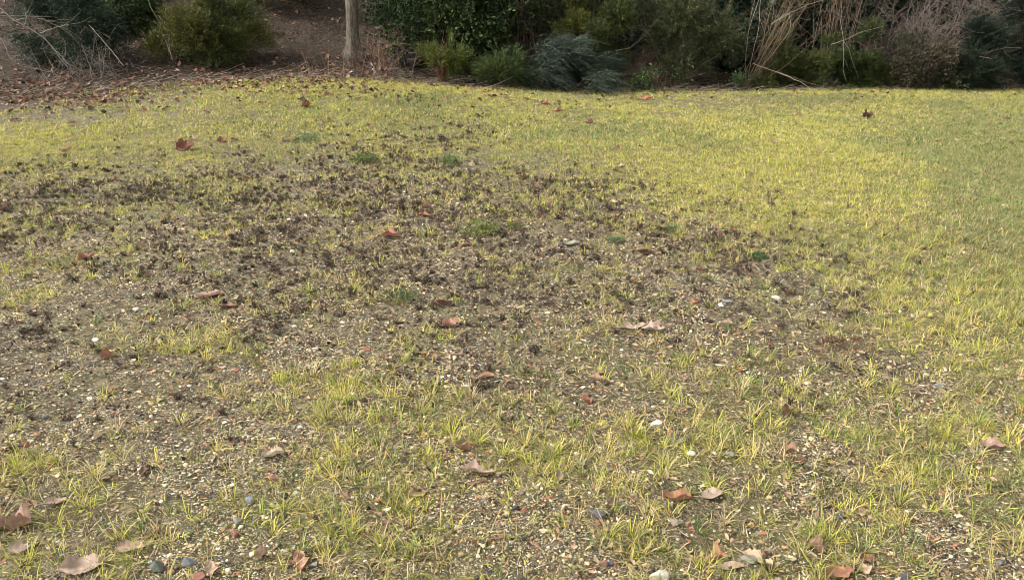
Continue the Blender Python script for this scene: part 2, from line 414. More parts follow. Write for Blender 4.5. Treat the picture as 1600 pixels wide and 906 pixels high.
def rotm(rx, ry, rz):
    cx, sx, cy, sy, cz, sz = math.cos(rx), math.sin(rx), math.cos(ry), math.sin(ry), math.cos(rz), math.sin(rz)
    return np.array([[cz, -sz, 0], [sz, cz, 0], [0, 0, 1]])@np.array([[cy, 0, sy], [0, 1, 0], [-sy, 0, cy]])@np.array([[1, 0, 0], [0, cx, -sx], [0, sx, cx]])

# small leaf scraps and seed husks strewn between the stones
def scraps(y0, y1, dens, L0, L1, acc):
    n = int(wedge_area(y0, y1)*dens); x, y = scatter(n, y0, y1)
    keep = rng.random(n) < np.clip(.25+.9*(fbm(x, y, .9, 120, 3) > .45), 0, 1)*np.clip(1.25-cover(x, y), .25, 1)*np.clip(look(GRASS, x, y)*2.5+.25, 0, 1)
    x, y = x[keep], y[keep]; n = len(x)
    L = L0+(L1-L0)*rng.random(n)**2; W = L*(.22+.25*rng.random(n)); A = np.array([-1, 0, 1]); T = np.array([-.5, -.25, 0, .25, .5])
    pr = np.array([.25, .8, 1, .75, .12])
    V = np.zeros((n, 5, 3, 3))
    V[..., 0] = T[None, :, None]*L[:, None, None]
    V[..., 1] = A[None, None]*pr[None, :, None]*W[:, None, None]/2 + (rng.normal(0, .25, n)*L)[:, None, None]*(T**2)[None, :, None]
    V[..., 2] = (np.abs(A)[None, None]*W[:, None, None]*(rng.random(n)*.35)[:, None, None]) + (rng.normal(.2, .4, n)*L)[:, None, None]*(T**2)[None, :, None]
    V = V.reshape(n, 15, 3); V[..., 2] -= V[..., 2].min(1)[:, None]
    V[..., 2] += V[..., 0]*rng.normal(0, .25, n)[:, None]+V[..., 1]*rng.normal(0, .4, n)[:, None]
    V = rot_z(V, rng.random(n)*6.283)+np.stack([x, y, hgt(x, y)+.004], -1)[:, None]
    i = np.arange(15).reshape(5, 3); F0 = np.stack([i[:-1, :-1], i[1:, :-1], i[1:, 1:], i[:-1, 1:]], -1).reshape(-1, 4)
    C = col(pick([(.43, .32, .18), (.52, .42, .27), (.3, .2, .115), (.42, .26, .17), (.16, .1, .065), (.34, .14, .08), (.62, .55, .4)], [4, 2, 6, 4, 6, 1.3, .8], n), n, .2)
    acc.add(V.reshape(-1, 3), (np.arange(n)[:, None, None]*15+F0[None]).reshape(-1, 4), np.repeat(C[:, None], 15, 1).reshape(-1, 3))
sa = Acc()
scraps(1.3, 3.2, 1700, .006, .032, sa)
scraps(3.2, 6, 1000, .01, .036, sa)
scraps(6, 10, 350, .015, .045, sa)
tag(put('leaf_scraps', sa.mesh('leaf_scraps', True), M_DEAD), 'tan scraps of dead leaf and husk strewn between the stones', 'leaf litter', kind='stuff')

# leaf litter along the lawn's far edge and on the bank
def litter():
    acc = Acc(); protos = []
    r = np.random.default_rng(5)
    for k in range(8):
        V, F, _ = leaf_geo(1, .7, [0, 2, 3][k % 3], .1+.3*r.random(), .5*r.random(), r, 7, 1, False, .25)
        protos.append((V, F))
    n = 46000; x = rng.uniform(-15, 13, n); t = rng.exponential(1.0, n)*2.6-3.2; y = edge(x)+t
    left = 1/(1+np.exp((x+1.)*1.1))
    w_ = np.clip(.25+.75*left, 0, 1)*np.where(t < 0, np.exp(t*(1.5-.9*left)), 1)*np.clip(.25+1.6*(fbm(x, y, .8, 140, 3)-.35), .05, 1)
    k = (rng.random(n) < w_) & (t < 16); x, y, t = x[k], y[k], t[k]; n = len(x)
    kind = rng.integers(0, 8, n); sz = rng.uniform(.035, .105, n)
    C = col(pick([(.15, .075, .05), (.27, .14, .095), (.09, .05, .035), (.34, .21, .145), (.05, .035, .027), (.34, .25, .17)], [5, 4, 4, 2.5, 3, 1.2], n), n, .2)
    z = hgt(x, y)
    sx = (hgt(x+.05, y)-hgt(x-.05, y))/.1; sy = (hgt(x, y+.05)-hgt(x, y-.05))/.1
    for q in range(8):
        m = np.where(kind == q)[0]; V0, F0 = protos[q]
        V = V0[None]*sz[m][:, None, None]
        V[..., 2] += V[..., 0]*rng.normal(0, .35, len(m))[:, None]+V[..., 1]*rng.normal(0, .4, len(m))[:, None]
        V = rot_z(V, rng.random(len(m))*6.283)
        V[..., 2] += V[..., 0]*sx[m][:, None]+V[..., 1]*sy[m][:, None]
        V += np.stack([x[m], y[m], z[m]+.012], -1)[:, None]
        acc.add(V.reshape(-1, 3), (np.arange(len(m))[:, None, None]*len(V0)+F0[None]).reshape(-1, F0.shape[1]), np.repeat(C[m][:, None], len(V0), 1).reshape(-1, 3))
    return acc
tag(put('leaf_litter', litter().mesh('leaf_litter', True), M_DEAD), 'red brown fallen leaves carpeting the bank and the far edge of the lawn', 'leaf litter', kind='stuff')

# dry twigs strewn along the lawn edge
def edge_twigs():
    acc = Acc(); n = 2600; r = np.random.default_rng(8)
    x = r.uniform(-13, 12, n); t = r.exponential(.55, n)-.25; y = edge(x)+t
    L = r.uniform(.08, .45, n); a = r.normal(0, .9, n); z = hgt(x, y); c = pick([(.3, .25, .18), (.2, .15, .1), (.12, .09, .065), (.38, .33, .26)], [3, 4, 3, 1.5], n, r)
    for i in range(n):
        dx, dy = math.cos(a[i])*L[i], math.sin(a[i])*L[i]; m = r.normal(0, .03, 2); up = abs(r.normal(0, .16))*L[i]
        P = np.array([[x[i], y[i], z[i]+.01], [x[i]+dx*.5+m[0], y[i]+dy*.5+m[1], 0], [x[i]+dx, y[i]+dy, 0]]); P[1:, 2] = hgt(P[1:, 0], P[1:, 1])+.01+up*np.array([.6, 1.])
        tube(acc, P, .005, .003, c[i])
    return acc

# ------------------------------------------------------------------ foliage
def frames(D, r):
    D = norm(D); a = r.normal(0, 1, D.shape); B = norm(np.cross(D, a)); Nn = np.cross(B, D); return D, B, Nn
def sprays(P, D, C, r, style, size, acc, nl=14):
    """at each point P a twig along D bearing nl leaves"""
    n = len(P); D, B, Nn = frames(D, r)
    if style == 'broad':
        t = r.random((n, nl)); L = size*(.7+.6*r.random((n, nl))); W = L*.5; TL = size*4
        pair = r.random((n, nl))*6.283; lean = .5+.6*r.random((n, nl))
    elif style == 'small':
        t = r.random((n, nl)); L = size*(.7+.6*r.random((n, nl))); W = L*.6; TL = size*7
        pair = r.random((n, nl))*6.283; lean = .5+.8*r.random((n, nl))
    elif style == 'needle':
        t = np.tile(np.linspace(.05, 1, nl), (n, 1)); L = size*(1.25-.5*t); W = L*.26; TL = size*4.2
        pair = np.tile(np.where(np.arange(nl) % 2 == 0, 0, np.pi), (n, 1))+r.normal(0, .35, (n, nl)); lean = .75+.2*r.random((n, nl))
    else:                                                  # scale: dense short feathery leaves round a long twig
        t = np.tile(np.linspace(0, 1, nl), (n, 1)); L = size*(1.15-.7*t); W = L*.3; TL = size*nl*.3
        pair = np.tile(np.where(np.arange(nl) % 2 == 0, 0, np.pi), (n, 1))+r.normal(0, .6, (n, nl)); lean = .45+.25*r.random((n, nl))
    droop = (r.random(n)*.3*(1 if style != 'broad' else .3))[:, None]
    base = P[:, None]+D[:, None]*(t*TL)[..., None]; base[..., 2] -= droop*t*t*TL
    rd = B[:, None]*np.cos(pair)[..., None]+Nn[:, None]*np.sin(pair)[..., None]
    dr = D[:, None]*np.cos(lean)[..., None]+rd*np.sin(lean)[..., None]
    sd_ = norm(np.cross(dr, r.normal(0, 1, dr.shape)*.6+Nn[:, None]))
    q0 = base; q1 = base+dr*(L*.5)[..., None]+sd_*(W*.5)[..., None]; q2 = base+dr*L[..., None]; q3 = base+dr*(L*.5)[..., None]-sd_*(W*.5)[..., None]
    V = np.stack([q0, q1, q2, q3], 2).reshape(-1, 3)
    F = np.arange(n*nl*4).reshape(-1, 4)
    cc = np.repeat(np.clip(.85*C[:, None]*(.45+.55*r.random((n, nl, 1))+.9*(r.random((n, nl, 1)) < .14)), 0, 1), 4, 1).reshape(-1, 3)
    acc.add(V, F, cc)
    return TL
def tube(acc, pts, r0, r1, C, k=3):
    pts = np.asarray(pts, float); n = len(pts)
    T = norm(np.gradient(pts, axis=0)); ref = np.array([.31, .23, .92]); B = norm(np.cross(T, ref)); Nn = np.cross(T, B)
    rr = np.linspace(r0, r1, n); a = np.arange(k)*2*np.pi/k
    V = pts[:, None]+rr[:, None, None]*(np.cos(a)[None, :, None]*B[:, None]+np.sin(a)[None, :, None]*Nn[:, None])
    i = np.arange(n*k).reshape(n, k); j = np.roll(i, -1, 1)
    F = np.stack([i[:-1], j[:-1], j[1:], i[1:]], -1).reshape(-1, 4)
    acc.add(V.reshape(-1, 3), F, np.array(C))
def wander(p, d, L, n, r, wob=.15, up=0., sag=0.):
    """a crooked line of n points from p along d"""
    p = np.array(p, float); d = norm(np.array(d, float)); out = [p.copy()]; s = L/(n-1)
    for i in range(n-1):
        d = norm(d+r.normal(0, wob, 3)+np.array([0, 0, up-sag*(i/n)])); p = p+d*s; out.append(p.copy())
    return np.array(out)
def shrub(name, label, cat, u, d, rx, h, style, size, pal, wts, nsp, nl=14, seed=0, shape='round', group=None, lobes=14, up=.35,
          ry=None, stems=8, stem_c=(.13, .09, .06), drift=(0, 0, 0), lift=.05):
    size *= 1.25; nsp = int(nsp*1.5); lobes = int(lobes*1.3)
    r = np.random.default_rng(seed+100); z = float(hgt(xof(u, d, .3), d)); x = xof(u, d, z); z = float(hgt(x, d))
    root = empty(name, (x, d, z)); tag(root, label, cat, group)
    ry = ry or rx*.85
    # lobes: ragged clumps that fill the outline
    cen = []; rad = []
    for k in range(lobes):
        a = r.random()*6.283; q = math.sqrt(r.random())*.9
        hz = r.random()
        if shape == 'cone': lim = (1-hz)*.95+.12
        elif shape == 'mound': lim = math.sqrt(max(0, 1-hz*hz))*1.0+.1
        else: lim = math.sin(math.pi*min(1, hz*.72+.28))**.6+.05
        cen.append((math.cos(a)*q*rx*lim, math.sin(a)*q*ry*lim, h*(lift+hz*(.9-lift))))
        rad.append(max(.1, .36*rx*(lim*.75+.2)*(.55+.7*r.random())))
    cen = np.array(cen); rad = np.array(rad); W = rad**2; W /= W.sum()
    k = r.choice(lobes, nsp, p=W); dr = norm(r.normal(0, 1, (nsp, 3))+np.array([0, 0, .25]))
    rr = rad[k]*(r.random(nsp)**.35)
    P = cen[k]+dr*rr[:, None]*np.array([1, 1, .85]); P[:, 2] = np.maximum(P[:, 2], .03)
    gp = fbm(P[:, 0]*1.+seed*3, P[:, 2]*1.2+P[:, 1]*.7, 3.2, seed, 3); kk = gp > .455; P, dr, k = P[kk], dr[kk], k[kk]; nsp = len(P)
    P = P*(1+.3*(r.random((nsp, 1))**3)*np.array([1, 1, .7]))
    out = norm(P-np.array([0, 0, h*.3]))
    D = norm(dr*.8+out*.5+np.array([0, 0, up])+np.array(drift)+r.normal(0, .3, (nsp, 3)))
    C = col(pick(pal, wts, lobes, r)[k]*.5+pick(pal, wts, nsp, r)*.5, nsp, .22, .06, r)
    acc = Acc(); sprays(P, D, C, r, style, size, acc, nl)
    put('foliage', acc.mesh('foliage'), M_LEAF, root)
    sa_ = Acc()
    for i in range(stems):
        q = cen[r.integers(lobes)]; a = r.random()*6.283; b0 = np.array([math.cos(a)*rx*.12, math.sin(a)*ry*.12, -.05])
        v = q-b0; L = np.linalg.norm(v)
        pts = b0+np.linspace(0, 1, 7)[:, None]*v+np.concatenate([np.zeros((1, 3)), np.cumsum(r.normal(0, .03*L, (6, 3)), 0)*.5])
        tube(sa_, pts, .008+.006*h, .003, np.array(stem_c)*(.7+.6*r.random()), 4)
        for j in range(5):
            p0 = pts[r.integers(2, 7)]; tube(sa_, wander(p0, norm(v)+r.normal(0, .7, 3), L*.4, 5, r, .2), .004, .0015, np.array(stem_c)*(.8+.8*r.random()))
    put('stems', sa_.mesh('stems', True), M_BARK, root)
    return root
YEW = [(.045, .07, .02), (.07, .09, .022), (.025, .045, .018), (.11, .12, .03), (.16, .15, .04)]
BOX = [(.03, .055, .03), (.045, .075, .04), (.02, .035, .022), (.07, .1, .05)]
HOLLY = [(.02, .04, .015), (.035, .06, .02), (.06, .095, .025), (.12, .15, .05)]
BLUE = [(.035, .052, .034), (.06, .08, .054), (.018, .028, .02), (.1, .125, .09)]
LIME = [(.06, .09, .016), (.1, .135, .022), (.035, .06, .014), (.15, .17, .035)]
BROWN = [(.07, .055, .04), (.11, .08, .05), (.04, .035, .028), (.06, .08, .03)]
shrub('boxwood_shrub', 'dark blue green small-leaved shrub behind the pale bare branch', 'shrub', 116, 15.9, .86, 1.6, 'small', .026, BOX, [4, 3, 3, 1.5], 5200, 12, 1, lobes=17, stems=14, up=.15, lift=.14)
shrub('holly_shrub', 'mid green broad-leaved shrub on the bank behind the blue green one', 'shrub', 205, 18.2, .95, 1.5, 'broad', .055, HOLLY, [3, 4, 3, 1.5], 1500, 10, 2, lobes=12)
shrub('yew_shrub', 'olive yellow bushy yew with thin pale stems at its foot, on the leafy bank', 'shrub', 335, 15.9, .95, 1.25, 'needle', .05, YEW, [2, 4, 1.5, 4, 2.5], 3700, 14, 3, lobes=10, stems=14, stem_c=(.3, .26, .2), lift=.12)
shrub('yew_shrub', 'dark overhanging yew high on the bare brown bank', 'shrub', 425, 20.6, 1.15, 1.9, 'needle', .06, YEW, [4, 3, 3, 1, .6], 3400, 12, 4, lobes=14)
shrub('rhododendron', 'large dark glossy evergreen shrub behind the mossy stone ledge', 'shrub', 712, 18.2, 1.75, 3.0, 'broad', .062, HOLLY, [4, 4, 3, 1.2], 7500, 11, 5, lobes=34, stems=16, lift=.1)
shrub('fern_shrub', 'bright yellow green feathery shrub with reddish stems, in front of the large dark evergreen', 'shrub', 692, 16.1, .55, .78, 'scale', .035, LIME, [3, 4, 2, 2], 900, 16, 6, shape='mound', lobes=12, stems=22, stem_c=(.16, .07, .05), up=.3, lift=.3)
shrub('low_juniper', 'low grass green feathery juniper beside the bluish one', 'shrub', 792, 15.9, .75, .68, 'scale', .034, [(.04, .06, .018), (.07, .1, .025), (.02, .035, .014), (.12, .15, .045)], [3, 4, 2, 1.5], 1500, 16, 7, shape='mound', lobes=16, up=.1)
shrub('blue_juniper', 'spreading blue green juniper with long feathery sprays sweeping down to the lawn', 'shrub', 885, 16.2, 1.0, .9, 'scale', .042, BLUE, [3, 4, 1.5, 3], 2300, 26, 8, shape='mound', lobes=30, drift=(1.6, -.3, -.6), up=.1)
shrub('thorny_shrub', 'brownish fine-twigged shrub above the blue green juniper', 'shrub', 850, 17.6, .7, 1.9, 'small', .026, BROWN+[(.16, .15, .05)], [3, 3, 2, 3, 1.5], 2400, 11, 9, lobes=14, stems=16)
shrub('tall_yew', 'tall dark green yew rising behind the blue green juniper', 'shrub', 935, 17.3, .7, 2.8, 'needle', .05, YEW, [4, 4, 2.5, 2.5, 1], 4200, 13, 10, lobes=22)
shrub('yew_shrub', 'wide grey green yew with pale yellowish tips, behind the heap of dead twigs', 'shrub', 1052, 17.6, 1.15, 2.1, 'needle', .05, [(.06, .075, .035), (.09, .1, .04), (.04, .05, .03), (.17, .16, .06)], [4, 4, 2.5, 1.5], 4600, 13, 11, lobes=24, stems=18, stem_c=(.2, .17, .13))
shrub('yew_shrub', 'yellow-tipped yew just behind the leaning tan stems', 'shrub', 1222, 17.3, .62, 1.25, 'needle', .045, YEW, [3, 4, 2, 3, 1.5], 2300, 13, 12, lobes=14, shape='cone')
shrub('yew_shrub', 'squat olive yew at the foot of the upright tan stems', 'shrub', 1283, 16.9, .52, .95, 'needle', .045, YEW, [3, 4, 2.5, 2.5, .8], 2000, 13, 13, lobes=12, shape='mound')
shrub('yew_shrub', 'dark green yew under the hanging bare branch', 'shrub', 1342, 17.1, .55, 1.15, 'needle', .045, YEW, [4, 3.5, 3, 1.5, .5], 2100, 13, 14, lobes=13)
shrub('rusty_shrub', 'brown green shrub with a rusty crest beside the bluish round conifer', 'shrub', 1420, 17.0, .78, .92, 'small', .03, BROWN+[(.13, .085, .045)], [2, 3, 2, 4, .5], 2700, 12, 15, lobes=16, shape='mound', stems=14)
shrub('round_conifer', 'rounded blue green young conifer at the lawn edge', 'conifer', 1506, 16.9, .55, 1.32, 'needle', .05, [(.024, .038, .022), (.042, .06, .034), (.014, .022, .014), (.065, .085, .045)], [4, 4, 3, 1.2], 3300, 13, 16, lobes=20, lift=.08, up=.2)
shrub('dark_conifer', 'dark green conifer past the bluish round one, cut by the frame edge', 'conifer', 1612, 17.2, .85, 2.2, 'needle', .055, [(.02, .031, .017), (.035, .05, .026), (.012, .02, .016), (.055, .08, .04)], [4, 4, 3, 1], 4600, 13, 17, lobes=24, lift=.06, up=.1)
shrub('twiggy_shrub', 'purplish brown sparse shrub between the two dark conifers', 'shrub', 1556, 18.4, .5, .95, 'small', .024, BROWN, [4, 3, 3, 1], 1000, 10, 18, lobes=9, stems=18)
shrub('leafy_weed', 'low patch of fresh green leafy weed at the lawn edge', 'weed', 1025, 16.5, .36, .36, 'broad', .05, [(.09, .14, .05), (.14, .2, .07), (.05, .08, .03)], [3, 3, 2], 260, 9, 19, shape='mound', lobes=8, stems=5)
shrub('leafy_weed', 'small green leafy weed at the foot of the leaning tan stems', 'weed', 1163, 16.6, .2, .26, 'broad', .045, [(.06, .1, .04), (.1, .14, .05)], [3, 3], 110, 8, 20, shape='mound', lobes=5, stems=4)
shrub('yellow_shrub', 'small yellow green shrub leaning beside the tall dark yew', 'shrub', 903, 17.0, .36, 1.35, 'needle', .045, [(.1, .11, .02), (.15, .15, .03), (.06, .07, .02)], [3, 3, 2], 1000, 12, 21, lobes=8, lift=.3)

tag(put('dry_twigs', edge_twigs().mesh('dry_twigs', True), M_BARK), 'dry twigs and stalks strewn where the lawn meets the hedge', 'twigs', kind='stuff')
# evergreen trees on the bank behind
def evergreen(label, u, d, rx, h, seed, pal=HOLLY, style='broad', size=.12, nsp=3500, name='evergreen_tree', shape='round'):
    r = np.random.default_rng(seed); z = float(hgt(xof(u, d, 1.5), d)); x = xof(u, d, z); z = float(hgt(x, d))
    root = empty(name, (x, d, z)); tag(root, label, 'tree', 'evergreen trees on the bank')
    tr = Acc(); pts = wander((0, 0, -.2), (r.normal(0, .05), 0, 1), h*.95, 10, r, .04); tube(tr, pts, .06+.02*h, .02, (.1, .075, .055), 8)
    cen = []; rad = []
    for k in range(30):
        hz = r.random(); lim = (1-hz)*.95+.15 if shape == 'cone' else math.sin(math.pi*min(1, hz*.7+.3))**.6+.1
        a = r.random()*6.283; q = math.sqrt(r.random())*.8
        cc = np.array((math.cos(a)*q*rx*lim, math.sin(a)*q*rx*lim, h*(.04+.92*hz))); cen.append(cc); rad.append(.4*rx*(lim*.7+.25)*(.6+.6*r.random()))
        p0 = pts[min(9, int(hz*9))]; tube(tr, np.linspace(p0, cc, 5)+r.normal(0, .03, (5, 3)), .02, .008, (.1, .08, .06), 4)
    put('trunk', tr.mesh('trunk', True), M_BARK, root)
    cen = np.array(cen); rad = np.array(rad); W = rad**2; k = r.choice(30, nsp, p=W/W.sum())
    dr = norm(r.normal(0, 1, (nsp, 3))); P = cen[k]+dr*(rad[k]*r.random(nsp)**.45)[:, None]; P[:, 2] = np.maximum(P[:, 2], .05)
    C = col(pick(pal, [4, 4, 2, .8], nsp, r), nsp, .25, .06, r)
    acc = Acc(); sprays(P, norm(dr+np.array([0, 0, .2])+r.normal(0, .3, (nsp, 3))), C, r, style, size, acc, 11)
    put('crown', acc.mesh('crown'), M_LEAF, root)
DK = [(.02, .035, .018), (.03, .05, .025), (.014, .022, .014), (.05, .07, .03)]
for i, (lb, u, d, rx, h, sh) in enumerate([
    ('dark evergreen tree above the blue green small-leaved shrub', 40, 20.5, 1.7, 5., 'round'),
    ('dark evergreen tree above the mid green broad-leaved shrub', 215, 23, 1.6, 5.2, 'round'),
    ('broad evergreen tree standing past the top of the brown bank', 400, 27, 2.0, 5., 'round'),
    ('evergreen tree behind the large glossy shrub, close to the grey trunk', 640, 23, 1.5, 5.2, 'round'),
    ('dark evergreen tree standing behind the large glossy shrub', 780, 20.6, 1.7, 5.5, 'round'),
    ('dark evergreen tree behind the tall yew', 925, 20.3, 1.6, 5.4, 'cone'),
    ('dark evergreen tree behind the wide grey green yew', 1050, 20.6, 1.7, 5.5, 'round'),
    ('dark evergreen tree behind the leaning tan stems', 1170, 20.0, 1.5, 5.2, 'round'),
    ('dark evergreen tree behind the upright tan stems', 1275, 20.4, 1.3, 4.8, 'round'),
    ('narrow blackish spire of a conifer behind the thin grey branches', 1562, 26, 1.0, 4.2, 'cone'),
    ('wide evergreen tree far behind the mauve twig thicket', 1410, 22, 1.9, 5.0, 'round'),
    ('evergreen tree past the dark conifer at the end of the hedge', 1700, 21, 1.8, 5., 'round'),
    ('evergreen tree high on the bank beyond the grey trunk', 530, 32, 2.3, 5., 'round')]):
    evergreen(lb, u, d, rx, h, 300+i, DK, 'broad', .1, 4200, shape=sh)

# ------------------------------------------------------------------ trunk, bare shrubs, branches
def bare_tree():
    x, y, z, _ = at_px(552, 84); r = np.random.default_rng(11)
    root = empty('bare_tree', (x, y, z)); tag(root, 'straight grey brown bare trunk standing on the leafy bank', 'tree')
    T = Acc(); k = 20; H = 7.; n = 60
    zs = np.concatenate([np.linspace(-.15, 1.6, 34), np.linspace(1.7, H, n-34)]); a = np.arange(k)*2*np.pi/k
    rad = .128*(1-.45*np.clip(zs/H, 0, 1))+.10*np.exp(-np.maximum(zs, 0)/.13)
    V = np.zeros((n, k, 3))
    for i, (q, R_) in enumerate(zip(zs, rad)):
        fl = 1+.18*np.exp(-max(q, 0)/.2)*np.cos(4*a+.6)+.04*np.sin(7*a+q*1.5)+r.normal(0, .012, k)
        V[i, :, 0] = np.cos(a)*R_*fl+.03*q; V[i, :, 1] = np.sin(a)*R_*fl; V[i, :, 2] = q
    i = np.arange(n*k).reshape(n, k); j = np.roll(i, -1, 1)
    C = np.clip(np.array([.2, .165, .12])*(1+r.normal(0, .1, (n*k, 1))), 0, 1)
    T.add(V.reshape(-1, 3), np.stack([i[:-1], j[:-1], j[1:], i[1:]], -1).reshape(-1, 4), C)
    m, N, L, p = newmat('tree_bark'); tc = N.new('ShaderNodeTexCoord'); mp = N.new('ShaderNodeMapping'); mp.inputs['Scale'].default_value = (1, 1, .16)
    L.new(tc.outputs['Object'], mp.inputs['Vector']); no = N.new('ShaderNodeTexNoise'); no.inputs['Scale'].default_value = 45; no.inputs['Detail'].default_value = 6
    L.new(mp.outputs[0], no.inputs['Vector']); cr = N.new('ShaderNodeValToRGB'); L.new(no.outputs['Fac'], cr.inputs[0])
    cr.color_ramp.elements[0].position = .35; cr.color_ramp.elements[0].color = (.05, .04, .028, 1); cr.color_ramp.elements[1].position = .65; cr.color_ramp.elements[1].color = (.15, .125, .09, 1)
    L.new(cr.outputs[0], p.inputs['Base Color']); b = N.new('ShaderNodeBump'); b.inputs['Distance'].default_value = .02; L.new(no.outputs['Fac'], b.inputs['Height']); L.new(b.outputs[0], p.inputs['Normal'])
    p.inputs['Roughness'].default_value = .9
    put('trunk', T.mesh('trunk', True), m, root)
    B = Acc()
    for q in range(16):
        z0 = 3+q*.26; a0 = r.random()*6.283; pts = wander((.03*z0, 0, z0), (math.cos(a0), math.sin(a0), .9), 1.6+r.random(), 9, r, .12, .05)
        tube(B, pts, .035, .008, (.2, .17, .13), 6)
        for s in range(8):
            p0 = pts[r.integers(2, 9)]; t2 = wander(p0, r.normal(0, 1, 3)+np.array([0, 0, .7]), .9, 6, r, .15); tube(B, t2, .01, .003, (.19, .16, .13), 4)
            for e in range(4): tube(B, wander(t2[r.integers(1, 6)], r.normal(0, 1, 3)+np.array([0, 0, .5]), .4, 4, r, .15), .004, .0015, (.19, .16, .13))
    put('branches', B.mesh('branches', True), M_BARK, root)
bare_tree()

def bare_shrub(name, label, u, d, seed, n, spread, h, lean, rad, C, twigs, sag=0., foot=.25, cat='bare shrub', tl=.5, tw=4, wob=.07):
    r = np.random.default_rng(seed); z = float(hgt(xof(u, d, .3), d)); x = xof(u, d, z); z = float(hgt(x, d))
    root = empty(name, (x, d, z)); tag(root, label, cat); A = Acc(); Bt = Acc(); C = np.array(C)
    for i in range(n):
        p0 = np.array([r.normal(0, foot), r.normal(0, foot*.6), -.03]); p0[2] = float(hgt(x+p0[0], d+p0[1]))-z-.03
        dr = np.array([lean[0]+r.normal(0, spread), lean[1]+r.normal(0, spread), 1.])
        pts = wander(p0, dr, h*(.7+.5*r.random()), 11, r, wob, 0, sag)
        solo = name == 'bare_shrub' and rad >= .0075
        if solo: A = Acc(); Bt = Acc()
        cc = C*(.65+.7*r.random()); tube(A, pts, rad*(.6+.7*r.random()), rad*.35, cc, 4)
        for j in range(twigs):
            q = pts[r.integers(3, 11)]; t2 = wander(q, norm(dr)*.6+r.normal(0, .7, 3), tl*(.5+.8*r.random()), 6, r, .16, 0, sag)
            tube(Bt, t2, rad*.4, rad*.2, cc*(.8+.5*r.random()))
            for e in range(tw): tube(Bt, wander(t2[r.integers(1, 6)], r.normal(0, 1, 3)+np.array([0, 0, -sag]), tl*.45, 4, r, .2, 0, sag), rad*.25, rad*.14, cc*(.8+.5*r.random()))
        if solo: st = put('stem', A.mesh('stem', True), M_BARK, root); put('side_twigs', Bt.mesh('side_twigs', True), M_BARK, st)
    if not solo: put('stems', A.mesh('stems', True), M_BARK, root); put('twigs', Bt.mesh('twigs', True), M_BARK, root)
    return root
bare_shrub('bare_shrub', 'fan of tan bare stems leaning over from a reddish foot at the lawn edge', 1166, 17.0, 41, 32, .16, 2.2, (.55, .1), .0085, (.17, .125, .08), 4, foot=.17, wob=.075, tw=2)
bare_shrub('bare_shrub', 'dense upright bundle of brown stems behind the squat olive yew', 1296, 17.5, 42, 34, .1, 2.6, (.06, .1), .008, (.14, .1, .068), 4, foot=.26, wob=.05, tw=2)
bare_shrub('bare_thicket', 'wide mauve grey tangle of bare twigs above the rusty shrub', 1405, 18.3, 43, 40, .55, 2.2, (.1, -.1), .014, (.13, .1, .082), 7, .12, .7, 'thicket', .8, 3, .1)
bare_shrub('bare_thicket', 'sprawling grey tangle of bare twigs reaching to the round conifer', 1475, 19.2, 44, 26, .55, 2.6, (.1, -.1), .014, (.14, .115, .095), 6, .14, .6, 'thicket', .8, 3, .1)
bare_shrub('bare_shrub', 'fine grey twiggy shrub in front of the blackish spire', 1560, 22, 45, 14, .6, 3.2, (0, 0), .012, (.2, .18, .155), 7, .1, .3, tl=.9, tw=4)
bare_shrub('bare_shrub', 'brown twiggy shrub rising through the middle of the hedge', 815, 17.9, 46, 16, .3, 2.4, (.1, 0), .010, (.17, .12, .08), 6, foot=.15)
bare_shrub('bare_shrub', 'thin reddish twigs at the foot of the grey trunk', 590, 15.9, 47, 22, .35, .75, (0, 0), .006, (.2, .12, .085), 4, foot=.22, tl=.2, tw=2)
bare_shrub('dead_weed_stalks', 'thin dry stalks standing in front of the leaf pile', 515, 15.0, 48, 14, .2, .5, (0, 0), .005, (.25, .18, .12), 3, foot=.2, cat='dry stalks', tl=.12, tw=1)
bare_shrub('bare_thicket', 'low sprawl of thin grey twigs under the blue green small-leaved shrub', 130, 14.9, 49, 34, .6, .8, (.1, 0), .005, (.2, .17, .14), 5, .08, .5, 'thicket', .3, 3, .12)
bare_shrub('brush_heap', 'rounded heap of dead brown twigs under the wide grey green yew', 1000, 17.0, 50, 60, .9, .75, (0, 0), .006, (.13, .085, .06), 8, .3, .22, 'brush heap', .35, 3, .15)
bare_shrub('brush_heap', 'dark mat of dry stalks on the bank beside the grey trunk', 490, 16.6, 51, 90, 1.0, .55, (-.2, 0), .005, (.11, .085, .065), 6, .3, .6, 'brush heap', .3, 3, .15)
bare_shrub('bare_shrub', 'pair of thin pale wavy stems before the dark evergreen', 1166, 17.9, 52, 3, .1, 2.4, (-.05, 0), .012, (.28, .24, .19), 2, foot=.04, wob=.06, tw=1)
bare_shrub('bare_shrub', 'tangle of brown twigs to the side of the mossy ledge', 612, 16.9, 53, 26, .5, .9, (0, 0), .005, (.2, .13, .09), 5, .12, .25, tl=.3, tw=2)

